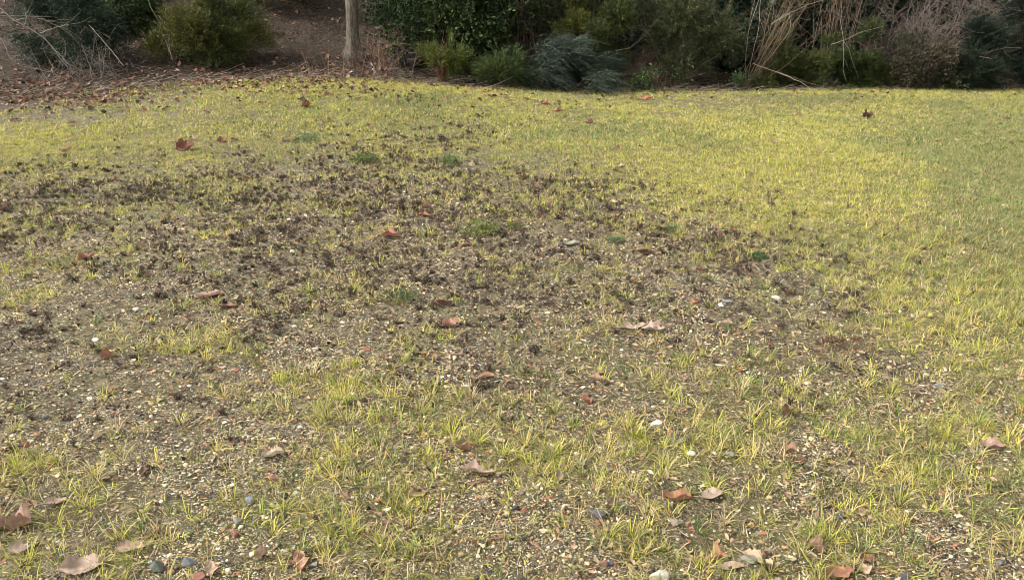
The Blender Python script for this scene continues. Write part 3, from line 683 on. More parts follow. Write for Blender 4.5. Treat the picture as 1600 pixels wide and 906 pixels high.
def line_px(pts, d0, dz=.0):
    """points of a stick given as (u, v, distance)"""
    out = []
    for u, v, d in pts:
        a = (u-800)/FPX; b = (453-v)/FPX; k = d/(C_+b*S_); out.append((a*k, d, CAM_H+(-S_+b*C_)*k))
    return np.array(out)
def spline(P, n=12):
    P = np.array(P); t = np.linspace(0, len(P)-1, n); return np.stack([np.interp(t, np.arange(len(P)), P[:, i]) for i in range(3)], -1)
def sticks(name, label, cat, lines, C, r0, r1, seed=1, twigs=0):
    if r0 > .003: r0 *= .72; r1 *= .75
    C = np.array(C)*.72
    r = np.random.default_rng(seed); A = Acc(); W0 = [line_px(l, 0) for l in lines]; org = W0[0][0].copy()
    for li, P in enumerate(W0):
        pts = spline(P, 12); pts = pts+np.concatenate([np.zeros((1, 3)), r.normal(0, r0*.8, (11, 3))])
        f = 1 if li == 0 else .6
        tube(A, pts-org, r0*f, r1*f, np.array(C)*(.85+.3*r.random()), 6)
        for k in range(twigs):
            q = pts[r.integers(3, 12)]-org; dr = norm(pts[-1]-pts[0])+r.normal(0, .6, 3)
            tube(A, wander(q, dr, .25+.3*r.random(), 6, r, .15), r1*.6, r1*.3, np.array(C)*(.7+.4*r.random()))
    o = put(name, A.mesh(name, True), M_BARK, None, tuple(org)); tag(o, label, cat); return o
sticks('bare_branch', 'pale bare branch reaching down over the bank, forking into thin twigs', 'branch',
       [[(-60, -30, 13.2), (0, 12, 13.3), (30, 38, 13.4), (62, 52, 13.5), (85, 78, 13.6), (95, 95, 13.7), (110, 108, 13.8)],
        [(25, 32, 13.4), (45, 28, 13.5), (70, 31, 13.6), (90, 40, 13.7), (112, 56, 13.8)], [(62, 52, 13.5), (82, 45, 13.6), (95, 41, 13.7), (108, 40, 13.8)],
        [(36, 42, 13.4), (42, 33, 13.4), (40, 22, 13.4)], [(85, 78, 13.6), (100, 92, 13.6), (112, 110, 13.6)], [(0, 24, 13.3), (35, 26, 13.5), (62, 26, 13.7)]],
       (.42, .38, .33), .014, .005, 3, 3)
sticks('bare_branch', 'lower bare branch drooping at the very edge of the frame, beneath the forked pale one', 'branch',
       [[(-40, 30, 13.0), (0, 58, 13.1), (8, 72, 13.1), (14, 88, 13.1), (22, 96, 13.1)], [(-20, 45, 13.1), (2, 30, 13.1), (8, 44, 13.1)], [(0, 60, 13.1), (-2, 100, 13.1), (6, 118, 13.)]],
       (.36, .32, .28), .010, .004, 4, 2)
sticks('leaning_stick', 'thin pale stick leaning across the bank between two green shrubs', 'stick', [[(193, 103, 14.3), (168, 72, 14.6), (140, 40, 14.9)]], (.4, .35, .28), .007, .005, 5)
sticks('leaning_sapling', 'dark slender leaning sapling beside the olive yellow yew', 'sapling', [[(270, 95, 14.9), (258, 62, 15.1), (245, 28, 15.3), (228, -8, 15.5)], [(268, 93, 14.9), (262, 50, 15.0), (246, 22, 15.3)]], (.13, .1, .075), .018, .009, 6)
sticks('fallen_stick', 'pale crooked stick lying at the lawn edge before the green juniper', 'stick', [[(735, 141, 15.5), (765, 136, 15.6), (785, 128, 15.7), (803, 119, 15.8)]], (.5, .45, .38), .009, .005, 7)
sticks('fallen_stick', 'short pale stick lying flat just under the crooked one', 'stick', [[(758, 143, 15.4), (775, 141, 15.4), (789, 138.5, 15.5)]], (.45, .4, .33), .008, .005, 8)
sticks('fallen_branch', 'two long tan sticks sloping down to the lawn in front of the yews', 'branch', [[(1176, 99, 16.6), (1210, 112, 16.5), (1245, 126, 16.3), (1272, 141, 16.2)], [(1200, 108, 16.5), (1240, 121, 16.4), (1290, 139, 16.3)]], (.42, .34, .24), .010, .006, 9)
sticks('hanging_branch', 'pale branch with a knot and drooping side twigs hanging over the dark yew', 'branch',
       [[(1298, 70, 16.4), (1320, 63, 16.3), (1345, 50, 16.4), (1380, 42, 16.5)], [(1318, 65, 16.3), (1318, 85, 16.3), (1317, 110, 16.3), (1323, 128, 16.3)], [(1318, 65, 16.3), (1328, 80, 16.3), (1335, 105, 16.4)], [(1318, 64, 16.3), (1314, 30, 16.3), (1316, 5, 16.3)]],
       (.36, .33, .27), .010, .004, 10, 1)
sticks('arching_branch', 'tan branch arching out of the leaning stems high over the yews', 'branch', [[(1205, 38, 16.8), (1232, 22, 16.7), (1262, 8, 16.7), (1300, -4, 16.7)], [(1212, 33, 16.8), (1232, 20, 16.7), (1236, 40, 16.7), (1226, 62, 16.6)]], (.34, .29, .2), .013, .006, 12, 2)
sticks('leaning_stick', 'brown stick leaning out of the heap of dead twigs', 'stick', [[(962, 80, 16.5), (985, 75, 16.6), (1005, 58, 16.8), (1040, 15, 17.0)]], (.3, .23, .15), .009, .006, 13)
sticks('broken_stump', 'short pale broken stump below the grey trunk', 'stump', [[(586, 112, 15.4), (583, 104, 15.4), (580, 98, 15.4)]], (.4, .36, .3), .022, .016, 14)
sticks('broken_stump', 'pale yellowish broken stake among leaves under the forked branch', 'stump', [[(83, 112, 13.6), (81, 103, 13.6), (77, 94, 13.6)]], (.42, .34, .18), .022, .012, 15)
sticks('long_straw', 'long thin grey straw lying slantwise across the short grass', 'straw', [[(520, 787, 2.73), (600, 742, 2.93), (660, 712, 3.08), (742, 664, 3.34)]], (.42, .36, .28), .0016, .0011, 16)

# mossy stone ledge
def ledge():
    x, y, z, _ = at_px(632, 98); r = np.random.default_rng(9); root = empty('stone_ledge', (x, y, z))
    tag(root, 'low dark stacked stone ledge capped with green moss', 'stone ledge')
    V0, F0 = ico(4)
    def block(nm, c, s, C, seed, mat, e=.35):
        rr = np.random.default_rng(seed); V = np.sign(V0)*np.abs(V0)**e
        V = V*(1+.1*(fbm(V0[:, 0]+seed, V0[:, 1]+V0[:, 2], 2.5, seed, 3)-.5)[:, None]*2); V = V*np.array(s)+np.array(c)
        put(nm, mesh(nm, V, F0, np.clip(np.array(C)*(1+rr.normal(0, .12, (len(V), 1))), 0, 1), True), mat, root)
    block('stone', (0, 0, .0), (.38, .22, .09), (.075, .07, .06), 1, M_STONE)
    block('stone', (.08, .1, .15), (.36, .2, .07), (.09, .08, .065), 2, M_STONE)
    block('stone', (-.02, .2, .29), (.34, .2, .07), (.06, .057, .05), 3, M_STONE)
    block('moss_cap', (-.03, .18, .36), (.3, .19, .035), (.1, .12, .02), 4, M_STONE, .6)
ledge()

# ------------------------------------------------------------------ marked leaves, stones, moss on the lawn
LAND = []                                                  # landmarks: (x, y, phrase)
RUST, ORNG, PINK, TAN, MAUVE, CREAM, DBRN = (.22, .07, .04), (.4, .15, .07), (.4, .22, .17), (.42, .28, .18), (.36, .27, .23), (.5, .43, .3), (.13, .07, .05)
def one_leaf(u, v, wpx, C, label, lobes=0, asp=.6, curl=.15, bend=.3, yaw=None, tilt=(0, 0), land=None, seed=None, name='fallen_leaf', group=None, xy=None, L=None):
    seed = seed if seed is not None else int(u*7+v*13); r = np.random.default_rng(seed)
    if xy is None: x, y, z, t = at_px(u, v); L = wpx*t/FPX*1.08
    else: x, y = xy; z = float(hgt(x, y))
    V, F, mid = leaf_geo(L, L*asp, lobes, curl*1.5+.06, bend*1.3, r, 22, 4, True, .2)
    yaw = r.random()*6.283 if yaw is None else yaw
    V = V@rotm(tilt[0]+r.normal(0, .12), tilt[1]+r.normal(0, .12), yaw).T
    V[:, 2] -= np.percentile(V[:, 2], 4)
    C = np.array(C, float); C = (C*.62+.38*C.mean())*np.array([.98, .87, .76]); cc = np.clip(C*(1+.35*(fbm(V[:, 0]*1/L, V[:, 1]/L, 5, seed % 50, 3)[:, None]-.5)*2), 0, 1); cc *= (1+.07*np.sin((V[:, 0:1]/L+0*V[:, 1:2])*0+np.tile(np.arange(9), 99)[:len(V)][:, None]*0+np.repeat(np.arange(99), 9)[:len(V)][:, None]*2.1)); cc[mid] *= 1.25
    o = put(name, mesh(name, V, F, cc, True), M_DEAD, None, (x, y, z+.006)); tag(o, label, 'leaf', group or 'fallen leaves on the lawn')
    if land: LAND.append((x, y, land))
    return o
NOTE = [
 (292, 235, 28, RUST, 'domed rust red leaf lying where the thick grass meets the thin patch', 0, .8, .25, .6, 0, 'the domed rust red leaf'),
 (610, 371, 29, (.42, .14, .08), 'broad orange red leaf upright among blackened weeds', 0, .85, .15, .3, .1, 'the broad orange red leaf'),
 (730, 385, 25, (.42, .2, .18), 'small pink oak leaf flat on bare gravel', 3, .75, .05, .1, .2, 'the small pink oak leaf'),
 (663, 338, 18, ORNG, 'small pale orange leaf up the plot from the broad orange red one', 0, .7, .1, .2, 0, 'the small pale orange leaf'),
 (328, 464, 40, (.48, .31, .25), 'pale pinkish lobed oak leaf on mossy gravel', 3, .5, .15, .2, .35, 'the pale pinkish oak leaf'),
 (355, 482, 28, (.24, .12, .1), 'dull reddish leaf beside the pale pinkish oak leaf', 0, .6, .1, .2, 0, None),
 (703, 510, 27, (.46, .24, .15), 'salmon curled oak leaf propped above a dark hollow', 2, .65, .3, .5, .5, 'the salmon curled oak leaf'),
 (987, 514, 36, (.37, .28, .25), 'large mauve grey lobed oak leaf half overlapped by its twin', 3, .6, .1, .2, .1, 'the mauve grey oak leaves'),
 (1020, 518, 33, (.4, .3, .25), 'mauve grey oak leaf with the orange edge, overlapping its larger twin', 3, .6, .2, .3, -.3, None),
 (1135, 508, 22, (.45, .29, .22), 'pinkish broken leaf leaning in green grass past the mauve pair', 2, .6, .3, .4, .6, 'the pinkish broken leaf'),
 (933, 596, 19, (.5, .33, .2), 'tan curled leaf alone on the bare sandy patch', 0, .6, .4, .5, -.3, 'the lone tan curled leaf'),
 (760, 591, 26, (.42, .24, .14), 'long tan leaf beside a straw tuft', 0, .4, .3, .2, .1, 'the long tan leaf'),
 (745, 742, 50, (.43, .31, .25), 'big mauve tan oak leaf with wavy lobes', 3, .5, .15, .2, .05, 'the big mauve tan oak leaf'),
 (468, 886, 44, (.45, .24, .14), 'orange tan hooked oak leaf standing on its tip', 2, .55, .2, .6, 1.9, 'the hooked orange tan oak leaf'),
 (130, 890, 60, (.38, .29, .22), 'large veined pale brown leaf at the bottom of the photo', 0, .6, .15, .2, .4, 'the large veined pale brown leaf'),
 (26, 828, 44, (.32, .19, .13), 'crumpled brown leaf in long grass near the frame edge', 2, .8, .5, .6, .2, 'the crumpled brown leaf'),
 (205, 860, 42, (.32, .22, .15), 'flat brown leaf under crossing grass blades', 0, .55, .1, .1, 0, 'the flat brown leaf'),
 (88, 790, 30, (.36, .25, .17), 'brown leaf poking up out of straw coloured grass', 0, .7, .1, .2, .5, None),
 (30, 862, 30, (.33, .25, .2), 'grey tan leaf just in front of the crumpled brown one', 0, .7, .1, .2, .3, None),
 (1057, 785, 42, (.38, .17, .07), 'long orange brown rolled leaf', 0, .45, .45, .4, -.15, 'the long orange brown rolled leaf'),
 (1112, 778, 36, (.33, .25, .19), 'grey brown rounded leaf behind grass beside the rolled orange one', 0, .7, .1, .3, .2, None),
 (1272, 861, 30, (.34, .19, .11), 'curled brown leaf holding a pale scrap', 0, .6, .5, .5, -.6, 'the curled brown leaf'),
 (1142, 890, 46, (.52, .39, .25), 'long pale tan leaf in grass, pointing up the plot', 0, .35, .2, .2, .2, 'the long pale tan leaf'),
 (1182, 880, 46, (.5, .36, .22), 'pale tan leaf tilted against the long one', 2, .5, .2, .3, -.7, None),
 (1120, 874, 30, (.36, .14, .05), 'rust orange ragged leaf tucked behind the pale tan pair', 2, .8, .2, .3, 0, None),
 (1312, 903, 44, (.34, .14, .06), 'rust orange leaf cut by the bottom of the photo', 2, .6, .2, .2, .2, 'the rust orange leaf'),
 (1355, 877, 26, (.33, .15, .06), 'small rust leaf half buried in grass beside bleached husks', 0, .6, .2, .2, .2, None),
 (872, 748, 24, (.32, .24, .18), 'narrow grey brown leaf standing on edge', 0, .5, .3, .3, 1.5, 'the narrow grey brown leaf'),
 (427, 716, 32, (.5, .42, .3), 'pale cream folded leaf among grass tufts', 0, .6, .3, .2, .3, 'the pale cream folded leaf'),
 (1549, 700, 32, (.3, .18, .14), 'brown leaf with a black curled flap on gravel', 0, .7, .2, .3, -.5, 'the black-flapped leaf'),
 (349, 222, 16, (.3, .13, .07), 'small orange brown leaf past the domed rust red one', 0, .7, .2, .3, 0, None),
 (111, 192, 14, (.45, .32, .24), 'pinkish tan leaf standing upright in thick grass', 2, .7, .2, .4, 1.2, 'the upright pinkish tan leaf'),
 (1355, 184, 15, DBRN, 'dark brown spiky leaf alone on the yellow lawn', 2, .8, .4, .5, 0, 'the dark spiky leaf'),
 (1467, 222, 15, (.36, .2, .08), 'thin orange leaf on the yellow lawn, closer than the dark spiky one', 0, .4, .2, .3, 0, 'the thin orange leaf'),
 (1248, 183, 13, (.35, .2, .08), 'small tan orange leaf on the far yellow lawn', 2, .7, .2, .4, 0, None),
 (1010, 157, 18, (.42, .13, .06), 'bright red orange leaf near the far lawn edge', 2, .6, .2, .4, 0, 'the bright red orange leaf'),
 (852, 164, 14, (.36, .1, .06), 'small deep red leaf near the far lawn edge', 0, .7, .2, .4, 0, 'the small deep red leaf'),
 (873, 175, 15, (.26, .09, .05), 'dark red flat leaf just in front of the small deep red one', 2, .6, .2, .3, 0, None),
 (922, 194, 15, (.26, .1, .06), 'red brown leaf in the far bright grass', 2, .6, .2, .3, 0, None),
 (898, 207, 10, (.22, .09, .05), 'tiny brown leaf beside a red brown one in bright grass', 0, .6, .2, .3, 0, None),
 (5, 329, 18, (.24, .08, .04), 'red brown leaf cut by the frame edge, on weedy ground', 0, .7, .2, .3, 0, 'the half-cropped red brown leaf'),
 (137, 407, 24, (.32, .13, .08), 'rust pink leaf propped up behind the long grass tuft', 0, .7, .3, .5, .6, 'the rust pink leaf'),
 (1148, 363, 16, (.3, .12, .07), 'rusty leaf at the edge of the thick grass, near a moss cushion', 0, .6, .2, .2, 0, 'the rusty leaf'),
 (103, 237, 20, (.25, .12, .06), 'brown ragged leaf in the bright grass strip', 2, .5, .2, .2, 0, 'the brown ragged leaf'),
 (893, 383, 24, (.24, .3, .2), 'pale grey green leaf flat on the gravel', 0, .6, .1, .1, .3, 'the pale grey green leaf'),
 (477, 167, 15, (.28, .09, .04), 'dark red brown upright leaf on the far grass', 2, .8, .4, .5, 1., 'the upright dark red leaf'),
 (652, 776, 30, (.4, .25, .16), 'orange tan leaf behind grass blades', 0, .8, .1, .2, .2, 'the orange tan leaf'),
 (524, 706, 18, (.36, .24, .2), 'small mauve leaf piece up the plot from straw grass', 0, .7, .2, .2, .2, 'the small mauve leaf piece'),
 (940, 695, 10, (.3, .2, .2), 'tiny purplish leaf scrap beside the narrow gap in the grass', 0, .7, .2, .2, 1.5, None),
 (987, 655, 16, (.28, .2, .2), 'slim purplish grey leaf next to the white angular stone', 0, .45, .2, .2, 1.5, None),
]
for (u, v, wp, C, lb, lo, asp, cu, be, yaw, ld) in NOTE: one_leaf(u, v, wp, C, lb, lo, asp, cu, be, yaw, (0, 0) if v > 300 else (.3, 0), ld)

STN = [(1025, 663, 18, 17, (.66, .65, .63), 'white grey angular stone lying in grass', 'the white angular stone'),
 (1031, 899, 33, 24, (.7, .66, .5), 'cream chalky lump at the bottom of the photo', 'the cream chalky lump'),
 (937, 803, 25, 12, (.13, .14, .17), 'dark blue slate chip lying flat', 'the dark slate chip'),
 (1213, 465, 15, 10, (.7, .7, .66), 'white stone where weeds meet thick grass', 'the thick-grass white stone'),
 (1126, 477, 14, 9, (.72, .72, .7), 'white stone beside a bluish one, past the mauve leaves', 'the white and blue stones'),
 (1137, 471, 12, 9, (.3, .35, .4), 'bluish stone touching the white one', None),
 (1403, 765, 25, 13, (.11, .115, .125), 'dark grey slate flake beside grass tufts', 'the dark grey slate flake'),
 (294, 879, 21, 19, (.25, .28, .34), 'smooth blue grey pebble near the frame bottom', 'the smooth blue grey pebble'),
 (308, 902, 24, 13, (.42, .16, .09), 'brick fragment in front of the smooth blue grey pebble', None),
 (392, 782, 18, 13, (.22, .26, .33), 'blue grey pebble on the gravel strip beside straw grass', 'the strip-side blue pebble'),
 (1361, 812, 16, 12, (.48, .29, .26), 'pink rounded pebble by tan husks', 'the pink rounded pebble'),
 (1447, 586, 13, 8, (.7, .69, .67), 'white narrow stone in the diagonal gravel strip', 'the white narrow stone'),
 (1467, 601, 14, 9, (.27, .33, .38), 'blue grey stone in the diagonal gravel strip', None),
 (1513, 565, 18, 11, (.55, .4, .28), 'tan rounded stone at the grass edge', 'the tan rounded stone'),
 (149, 531, 14, 9, (.76, .75, .7), 'white pebble above the grass strip', 'the white pebble by the grass strip'),
 (426, 746, 22, 13, (.38, .16, .09), 'dull brick chip in grass', 'the dull brick chip'),
 (543, 775, 12, 10, (.34, .13, .07), 'rust coloured chip near the long straw', None),
 (617, 790, 15, 9, (.4, .14, .08), 'brick red chip beside yellow grass', 'the brick red chip'),
 (445, 773, 17, 12, (.05, .055, .07), 'blackish blue stone beside a cream pebble', 'the blackish blue stone'),
 (463, 772, 13, 8, (.65, .6, .45), 'cream pebble beside the blackish blue stone', None),
 (528, 826, 14, 10, (.05, .05, .055), 'black pebble among husks', 'the black pebble'),
 (655, 842, 14, 11, (.07, .065, .06), 'dark brown pebble in gravel below the orange tan leaf', None),
 (700, 824, 12, 9, (.18, .22, .3), 'small slate blue pebble', 'the small slate blue pebble'),
 (715, 824, 14, 8, (.68, .64, .52), 'cream pebble close to the small slate blue one', None),
 (820, 797, 12, 9, (.55, .16, .12), 'bright brick red pebble next to a dark one', 'the bright brick red pebble'),
 (806, 795, 14, 11, (.08, .08, .085), 'dark pebble next to the bright brick red one', None),
 (814, 769, 17, 13, (.3, .26, .18), 'olive tan rounded pebble under grass', None),
 (935, 820, 12, 10, (.34, .14, .08), 'brick chip in front of the dark slate chip', None),
 (944, 880, 14, 18, (.38, .19, .13), 'tall reddish pebble near the cream chalky lump', None),
 (952, 882, 12, 9, (.12, .14, .19), 'dark blue pebble beside the tall reddish one', None),
 (1055, 817, 18, 14, (.33, .26, .18), 'brown rounded pebble between brick and green chips', None),
 (1075, 820, 12, 9, (.42, .17, .1), 'orange brick pebble beside the brown rounded one', None),
 (1084, 815, 10, 8, (.45, .5, .44), 'pale green grey pebble beside the orange brick one', None),
 (1192, 834, 11, 10, (.55, .19, .12), 'round orange red pebble', 'the round orange red pebble'),
 (1190, 866, 17, 13, (.42, .18, .12), 'brick pebble in front of the round orange red one', None),
 (1172, 874, 28, 9, (.28, .27, .2), 'long flat olive grey stone', 'the long olive grey stone'),
 (1080, 708, 16, 11, (.62, .6, .5), 'off-white pebble in the short grass', 'the off-white pebble'),
 (1140, 710, 13, 11, (.24, .3, .36), 'blue grey angular pebble', 'the blue grey angular pebble'),
 (1115, 643, 7, 6, (.8, .8, .76), 'tiny round white pebble', 'the tiny round white pebble'),
 (1232, 713, 11, 8, (.5, .17, .11), 'red pebble beside a second red one', 'the red pebble pair'),
 (1220, 713, 10, 7, (.4, .15, .1), 'darker pebble of the red pair', None),
 (1313, 806, 18, 9, (.12, .13, .15), 'dark grey flat pebble beyond the bright grass', None),
 (1413, 902, 18, 10, (.09, .1, .12), 'dark grey stone cut by the frame bottom', None),
 (1381, 744, 11, 10, (.4, .17, .1), 'brick pebble near the dark grey slate flake', None),
 (40, 695, 17, 10, (.4, .13, .09), 'red brick chip in fine gravel', 'the red brick chip in fine gravel'),
 (174, 607, 12, 7, (.42, .17, .11), 'small brick chip beside the white pebbles', None),
 (296, 603, 11, 7, (.8, .8, .8), 'bright white pebble on the weedy gravel', 'the bright white pebble'),
 (72, 653, 16, 8, (.12, .13, .15), 'flat dark slate piece on the bare gravel', 'the flat dark slate piece'),
 (214, 484, 12, 9, (.66, .68, .7), 'small white stone with a dark underside behind the grass strip', None),
 (370, 578, 13, 8, (.45, .17, .1), 'orange brick chip by thin grass', None),
 (494, 622, 11, 8, (.5, .2, .1), 'small orange chip among white pebbles', None),
 (493, 545, 11, 8, (.75, .74, .7), 'white pebble on the weedy patch', 'the weedy-patch white pebble'),
 (571, 545, 16, 8, (.4, .16, .09), 'flat orange red chip in weeds', 'the flat orange red chip'),
 (605, 560, 13, 6, (.4, .15, .08), 'thin red chip close to grass', None),
 (663, 551, 13, 6, (.42, .17, .09), 'narrow orange chip near the dark blue chip', None),
 (727, 550, 11, 9, (.12, .17, .24), 'dark blue chip on gravel', 'the dark blue chip'),
 (727, 603, 12, 7, (.72, .68, .6), 'white pebble by the long tan leaf', None),
 (1085, 473, 12, 9, (.45, .14, .09), 'red chip in weeds short of the white and blue stones', None),
 (490, 882, 15, 9, (.4, .39, .36), 'grey pebble beside the hooked leaf', None),
 (1268, 866, 10, 8, (.66, .62, .52), 'cream pebble resting in the curled brown leaf', None),
 (690, 667, 10, 10, (.4, .15, .09), 'brick pebble standing in short grass', None),
 (850, 473, 10, 7, (.66, .64, .58), 'white pebble among mid plot weeds', None),
 (245, 888, 30, 20, (.16, .19, .15), 'greenish grey half-buried stone near the smooth blue grey pebble', None),
 (368, 832, 22, 13, (.36, .15, .09), 'flat brick fragment in straw', 'the flat brick fragment'),
 (372, 812, 22, 15, (.3, .28, .26), 'grey angular stone behind the flat brick fragment', None)]
STONE_PROTO = []
V3, F3 = ico(3)
for k in range(8):
    rr = np.random.default_rng(60+k); V = V3.copy()
    for c in range(16 if k % 2 else 10):                    # chop facets
        nrm = norm(rr.normal(0, 1, 3)); dd = .48+.27*rr.random(); q = V@nrm; V = V-np.maximum(q-dd, 0)[:, None]*nrm
    V = V*(1+.09*(fbm(V3[:, 0]*2+k, V3[:, 1]*2+V3[:, 2], 2, k, 3)-.5)[:, None]*2)
    STONE_PROTO.append(V)
def stone(x, y, L, H, C, label, seed, group, name='stone', land=None, D=None):
    r = np.random.default_rng(seed); C = np.array(C, float); C = .66*(C*.72+.28*C.mean())*np.array([1.04, 1, .9]); V = STONE_PROTO[seed % 8]*np.array([L/2, (D or L*.75)/2, H/2])
    V = V@rotm(r.normal(0, .12), r.normal(0, .12), r.normal(0, .35)).T
    cc = np.clip(np.array(C)*(1+.2*(fbm(V[:, 0]/L, V[:, 1]/L+V[:, 2]/L, 4, seed % 40, 3)-.5)[:, None]*2), 0, 1)
    z = float(hgt(x, y)); o = put(name, mesh(name, V, F3, cc, False), M_STONE, None, (x, y, z+H*.27)); tag(o, label, 'stone', group)
    if land: LAND.append((x, y, land))
for (u, v, wp, hp, C, lb, ld) in STN:
    x, y, z, t = at_px(u, v+hp*.25); L = wp*t/FPX; el = math.asin(min(.95, CAM_H/t))
    H = max(hp*t/FPX/(math.cos(el)+.45), L*.3); stone(x, y, L*1.12, H*1.25, C, lb, int(u*3+v), 'stones on the lawn', land=ld)

# moss cushions and small plants of their own
def cushion(name, label, u, v, wp, hp, pal, style, size, nsp, seed, cat='moss'):
    x, y, z, t = at_px(u, v+hp*.3); rx = wp*t/FPX/2; r = np.random.default_rng(seed)
    a = r.random(nsp)*6.283; q = r.random(nsp)**.8*(.55+.75*vnoise(a*1.2+seed*9, a*0, 1., seed)); size *= 1.25; P = np.stack([np.cos(a)*q*rx, np.sin(a)*q*rx*.8, .004+.25*hp*t/FPX*(1-q*q)], -1)
    P[:, 2] += hgt(x+P[:, 0], y+P[:, 1])-z
    D = np.stack([np.cos(a)*q, np.sin(a)*q, np.full(nsp, .8)], -1)+r.normal(0, .3, (nsp, 3))
    acc = Acc(); sprays(P, D, col(np.array(pick(pal, [1]*len(pal), nsp, r))*1.35, nsp, .3, .06, r), r, style, size, acc, 9)
    o = put(name, acc.mesh(name), M_LEAF, None, (x, y, z)); tag(o, label, cat); LAND.append((x, y, 'the '+label.split(' on ')[0].split(' beside ')[0]))
MG = [(.17, .21, .1), (.22, .27, .14), (.1, .14, .06)]
cushion('moss_cushion', 'grey green moss cushion on the weedy gravel', 962, 375, 34, 12, MG, 'scale', .008, 260, 1)
cushion('moss_cushion', 'taller grey green moss cushion beside the thick grass', 1050, 358, 34, 14, [(.14, .19, .09), (.18, .22, .11), (.08, .12, .05)], 'scale', .008, 280, 2)
cushion('moss_cushion', 'dark green moss cushion beside the thick grass edge', 1183, 400, 34, 12, [(.07, .12, .04), (.1, .16, .06), (.05, .08, .03)], 'scale', .008, 260, 3)
cushion('moss_cushion', 'yellow green moss tuft beside black weeds', 805, 355, 26, 9, LIME, 'scale', .007, 160, 4)
cushion('creeping_weed', 'dark green creeping weed on bare gravel', 628, 468, 46, 12, [(.08, .11, .04), (.11, .13, .055)], 'small', .008, 110, 5, 'weed')
cushion('red_moss', 'dark red mossy tuft on the gravel', 690, 474, 32, 14, [(.1, .04, .027), (.15, .065, .042), (.06, .03, .02)], 'scale', .007, 150, 6)
cushion('red_moss', 'brown red mossy tuft on weedy ground', 1008, 394, 36, 10, [(.15, .07, .045), (.1, .045, .03)], 'scale', .007, 220, 7)
cushion('red_moss', 'wide dark red mossy patch beside the diagonal gravel strip', 1310, 537, 110, 20, [(.1, .05, .03), (.14, .065, .04), (.07, .04, .025)], 'scale', .007, 260, 8)
cushion('green_herb', 'small bluish green herb on the sparse far ground', 480, 220, 26, 10, [(.17, .22, .1), (.22, .26, .13)], 'small', .012, 150, 9, 'weed')
cushion('green_herb', 'dark green herb tuft on the far weedy ground', 570, 252, 34, 12, [(.12, .16, .05), (.18, .2, .07)], 'small', .012, 200, 10, 'weed')
cushion('green_herb', 'round green herb tuft beside the near bright grass', 703, 254, 28, 12, [(.15, .19, .07), (.2, .23, .09)], 'small', .012, 170, 11, 'weed')
cushion('green_herb', 'flat green herb on the ground past the salmon leaf', 750, 362, 46, 10, [(.17, .2, .06), (.22, .23, .08)], 'small', .010, 220, 12, 'weed')

# ------------------------------------------------------------------ names by nearest landmark, so that each small thing has a label of its own
USED = {}
LA = None
ORD = ['', 'second ', 'third ', 'fourth ', 'fifth ', 'sixth ', 'seventh ', 'eighth ', 'ninth ', 'tenth ', 'eleventh ', 'twelfth ']
def name_by_place(items, what):
    """items: (x, y, descr); returns a label for each, from the closest landmark, the side of it and the order outward"""
    LP = np.array([(a, b) for a, b, _ in LAND]); out = [None]*len(items); bins = {}
    for i, (x, y, ds) in enumerate(items):
        dd = np.hypot(LP[:, 0]-x, LP[:, 1]-y); k = int(dd.argmin()); dx, dy = x-LP[k, 0], y-LP[k, 1]
        side = ('behind' if dy > 0 else 'in front of') if abs(dy) > abs(dx) else ('to the right of' if dx > 0 else 'to the left of')
        bins.setdefault((ds, side, LAND[k][2]), []).append((dd[k], i))
    for (ds, side, lm), L in bins.items():
        L.sort()
        for n, (_, i) in enumerate(L): out[i] = f'{ORD[min(n, 11)]}{ds} {side} {lm}'.replace('  ', ' ')
    return out

# lesser leaves
pts = []; r = np.random.default_rng(77)
while len(pts) < 210:
    x, y = (a[0] for a in scatter(1, 1.7, 15., .0)) if False else (None, None)
    y = 1.8+12.5*r.random()**1.25; x = (r.random()*2-1)*.66*y
    u, v = ground_map(x, y)
    if y > edge(x)-.6: continue
    if v < 240 and r.random() < .15: continue
    pts.append((x, y))
CN = [('tan', (.42, .29, .18)), ('brown', (.28, .16, .09)), ('pale straw', (.52, .42, .27)), ('rusty', (.32, .13, .07)), ('dark brown', (.14, .08, .055)), ('greyish', (.32, .26, .21))]
SHP = [('narrow', .38, .2, 0), ('curled', .65, .55, 0), ('lobed', .65, .15, 2), ('small', .6, .2, 0)]
items = []
for (x, y) in pts:
    c = CN[r.choice(6, p=[.3, .22, .14, .16, .1, .08])]; s = SHP[r.integers(4)]; items.append((x, y, f'{s[0]} {c[0]} leaf', c, s, x > 0))
for (x, y, ds, c, s, _), lb in zip(items, name_by_place([i[:3] for i in items], 'leaf')):
    L = (.028+.035*r.random()) if s[0] != 'small' else .022+.012*r.random()
    if y > 6: L = .05+.04*r.random()
    one_leaf(0, 0, 0, np.array(c[1])*(.85+.3*r.random()), lb, s[3], s[1], s[2], .15+.4*r.random(), None, (r.normal(0, .15), r.normal(0, .15)), seed=int(r.integers(1e6)), xy=(x, y), L=L)
# lesser stones
items = []
SN = [('white', (.72, .7, .64)), ('cream', (.6, .52, .38)), ('grey', (.3, .28, .25)), ('brown', (.24, .18, .13)), ('dark grey', (.09, .09, .09)), ('brick red', (.38, .14, .09)), ('bluish', (.2, .23, .27))]
for k in range(170):
    y = 1.75+5.2*r.random()**1.4; x = (r.random()*2-1)*.66*y
    if cover(np.array([x]), np.array([y]))[0] > .75: continue
    c = SN[r.choice(7, p=[.22, .2, .18, .13, .1, .1, .07])]; items.append((x, y, f'small {c[0]} pebble', c))
for (x, y, ds, c), lb in zip(items, name_by_place([i[:3] for i in items], 'pebble')):
    L = .011+.013*r.random()**1.5+.0015*y; stone(x, y, L, L*(.45+.25*r.random()), np.array(c[1])*(.85+.3*r.random()), lb, int(r.integers(1e6)), 'small pebbles on the lawn', 'pebble')

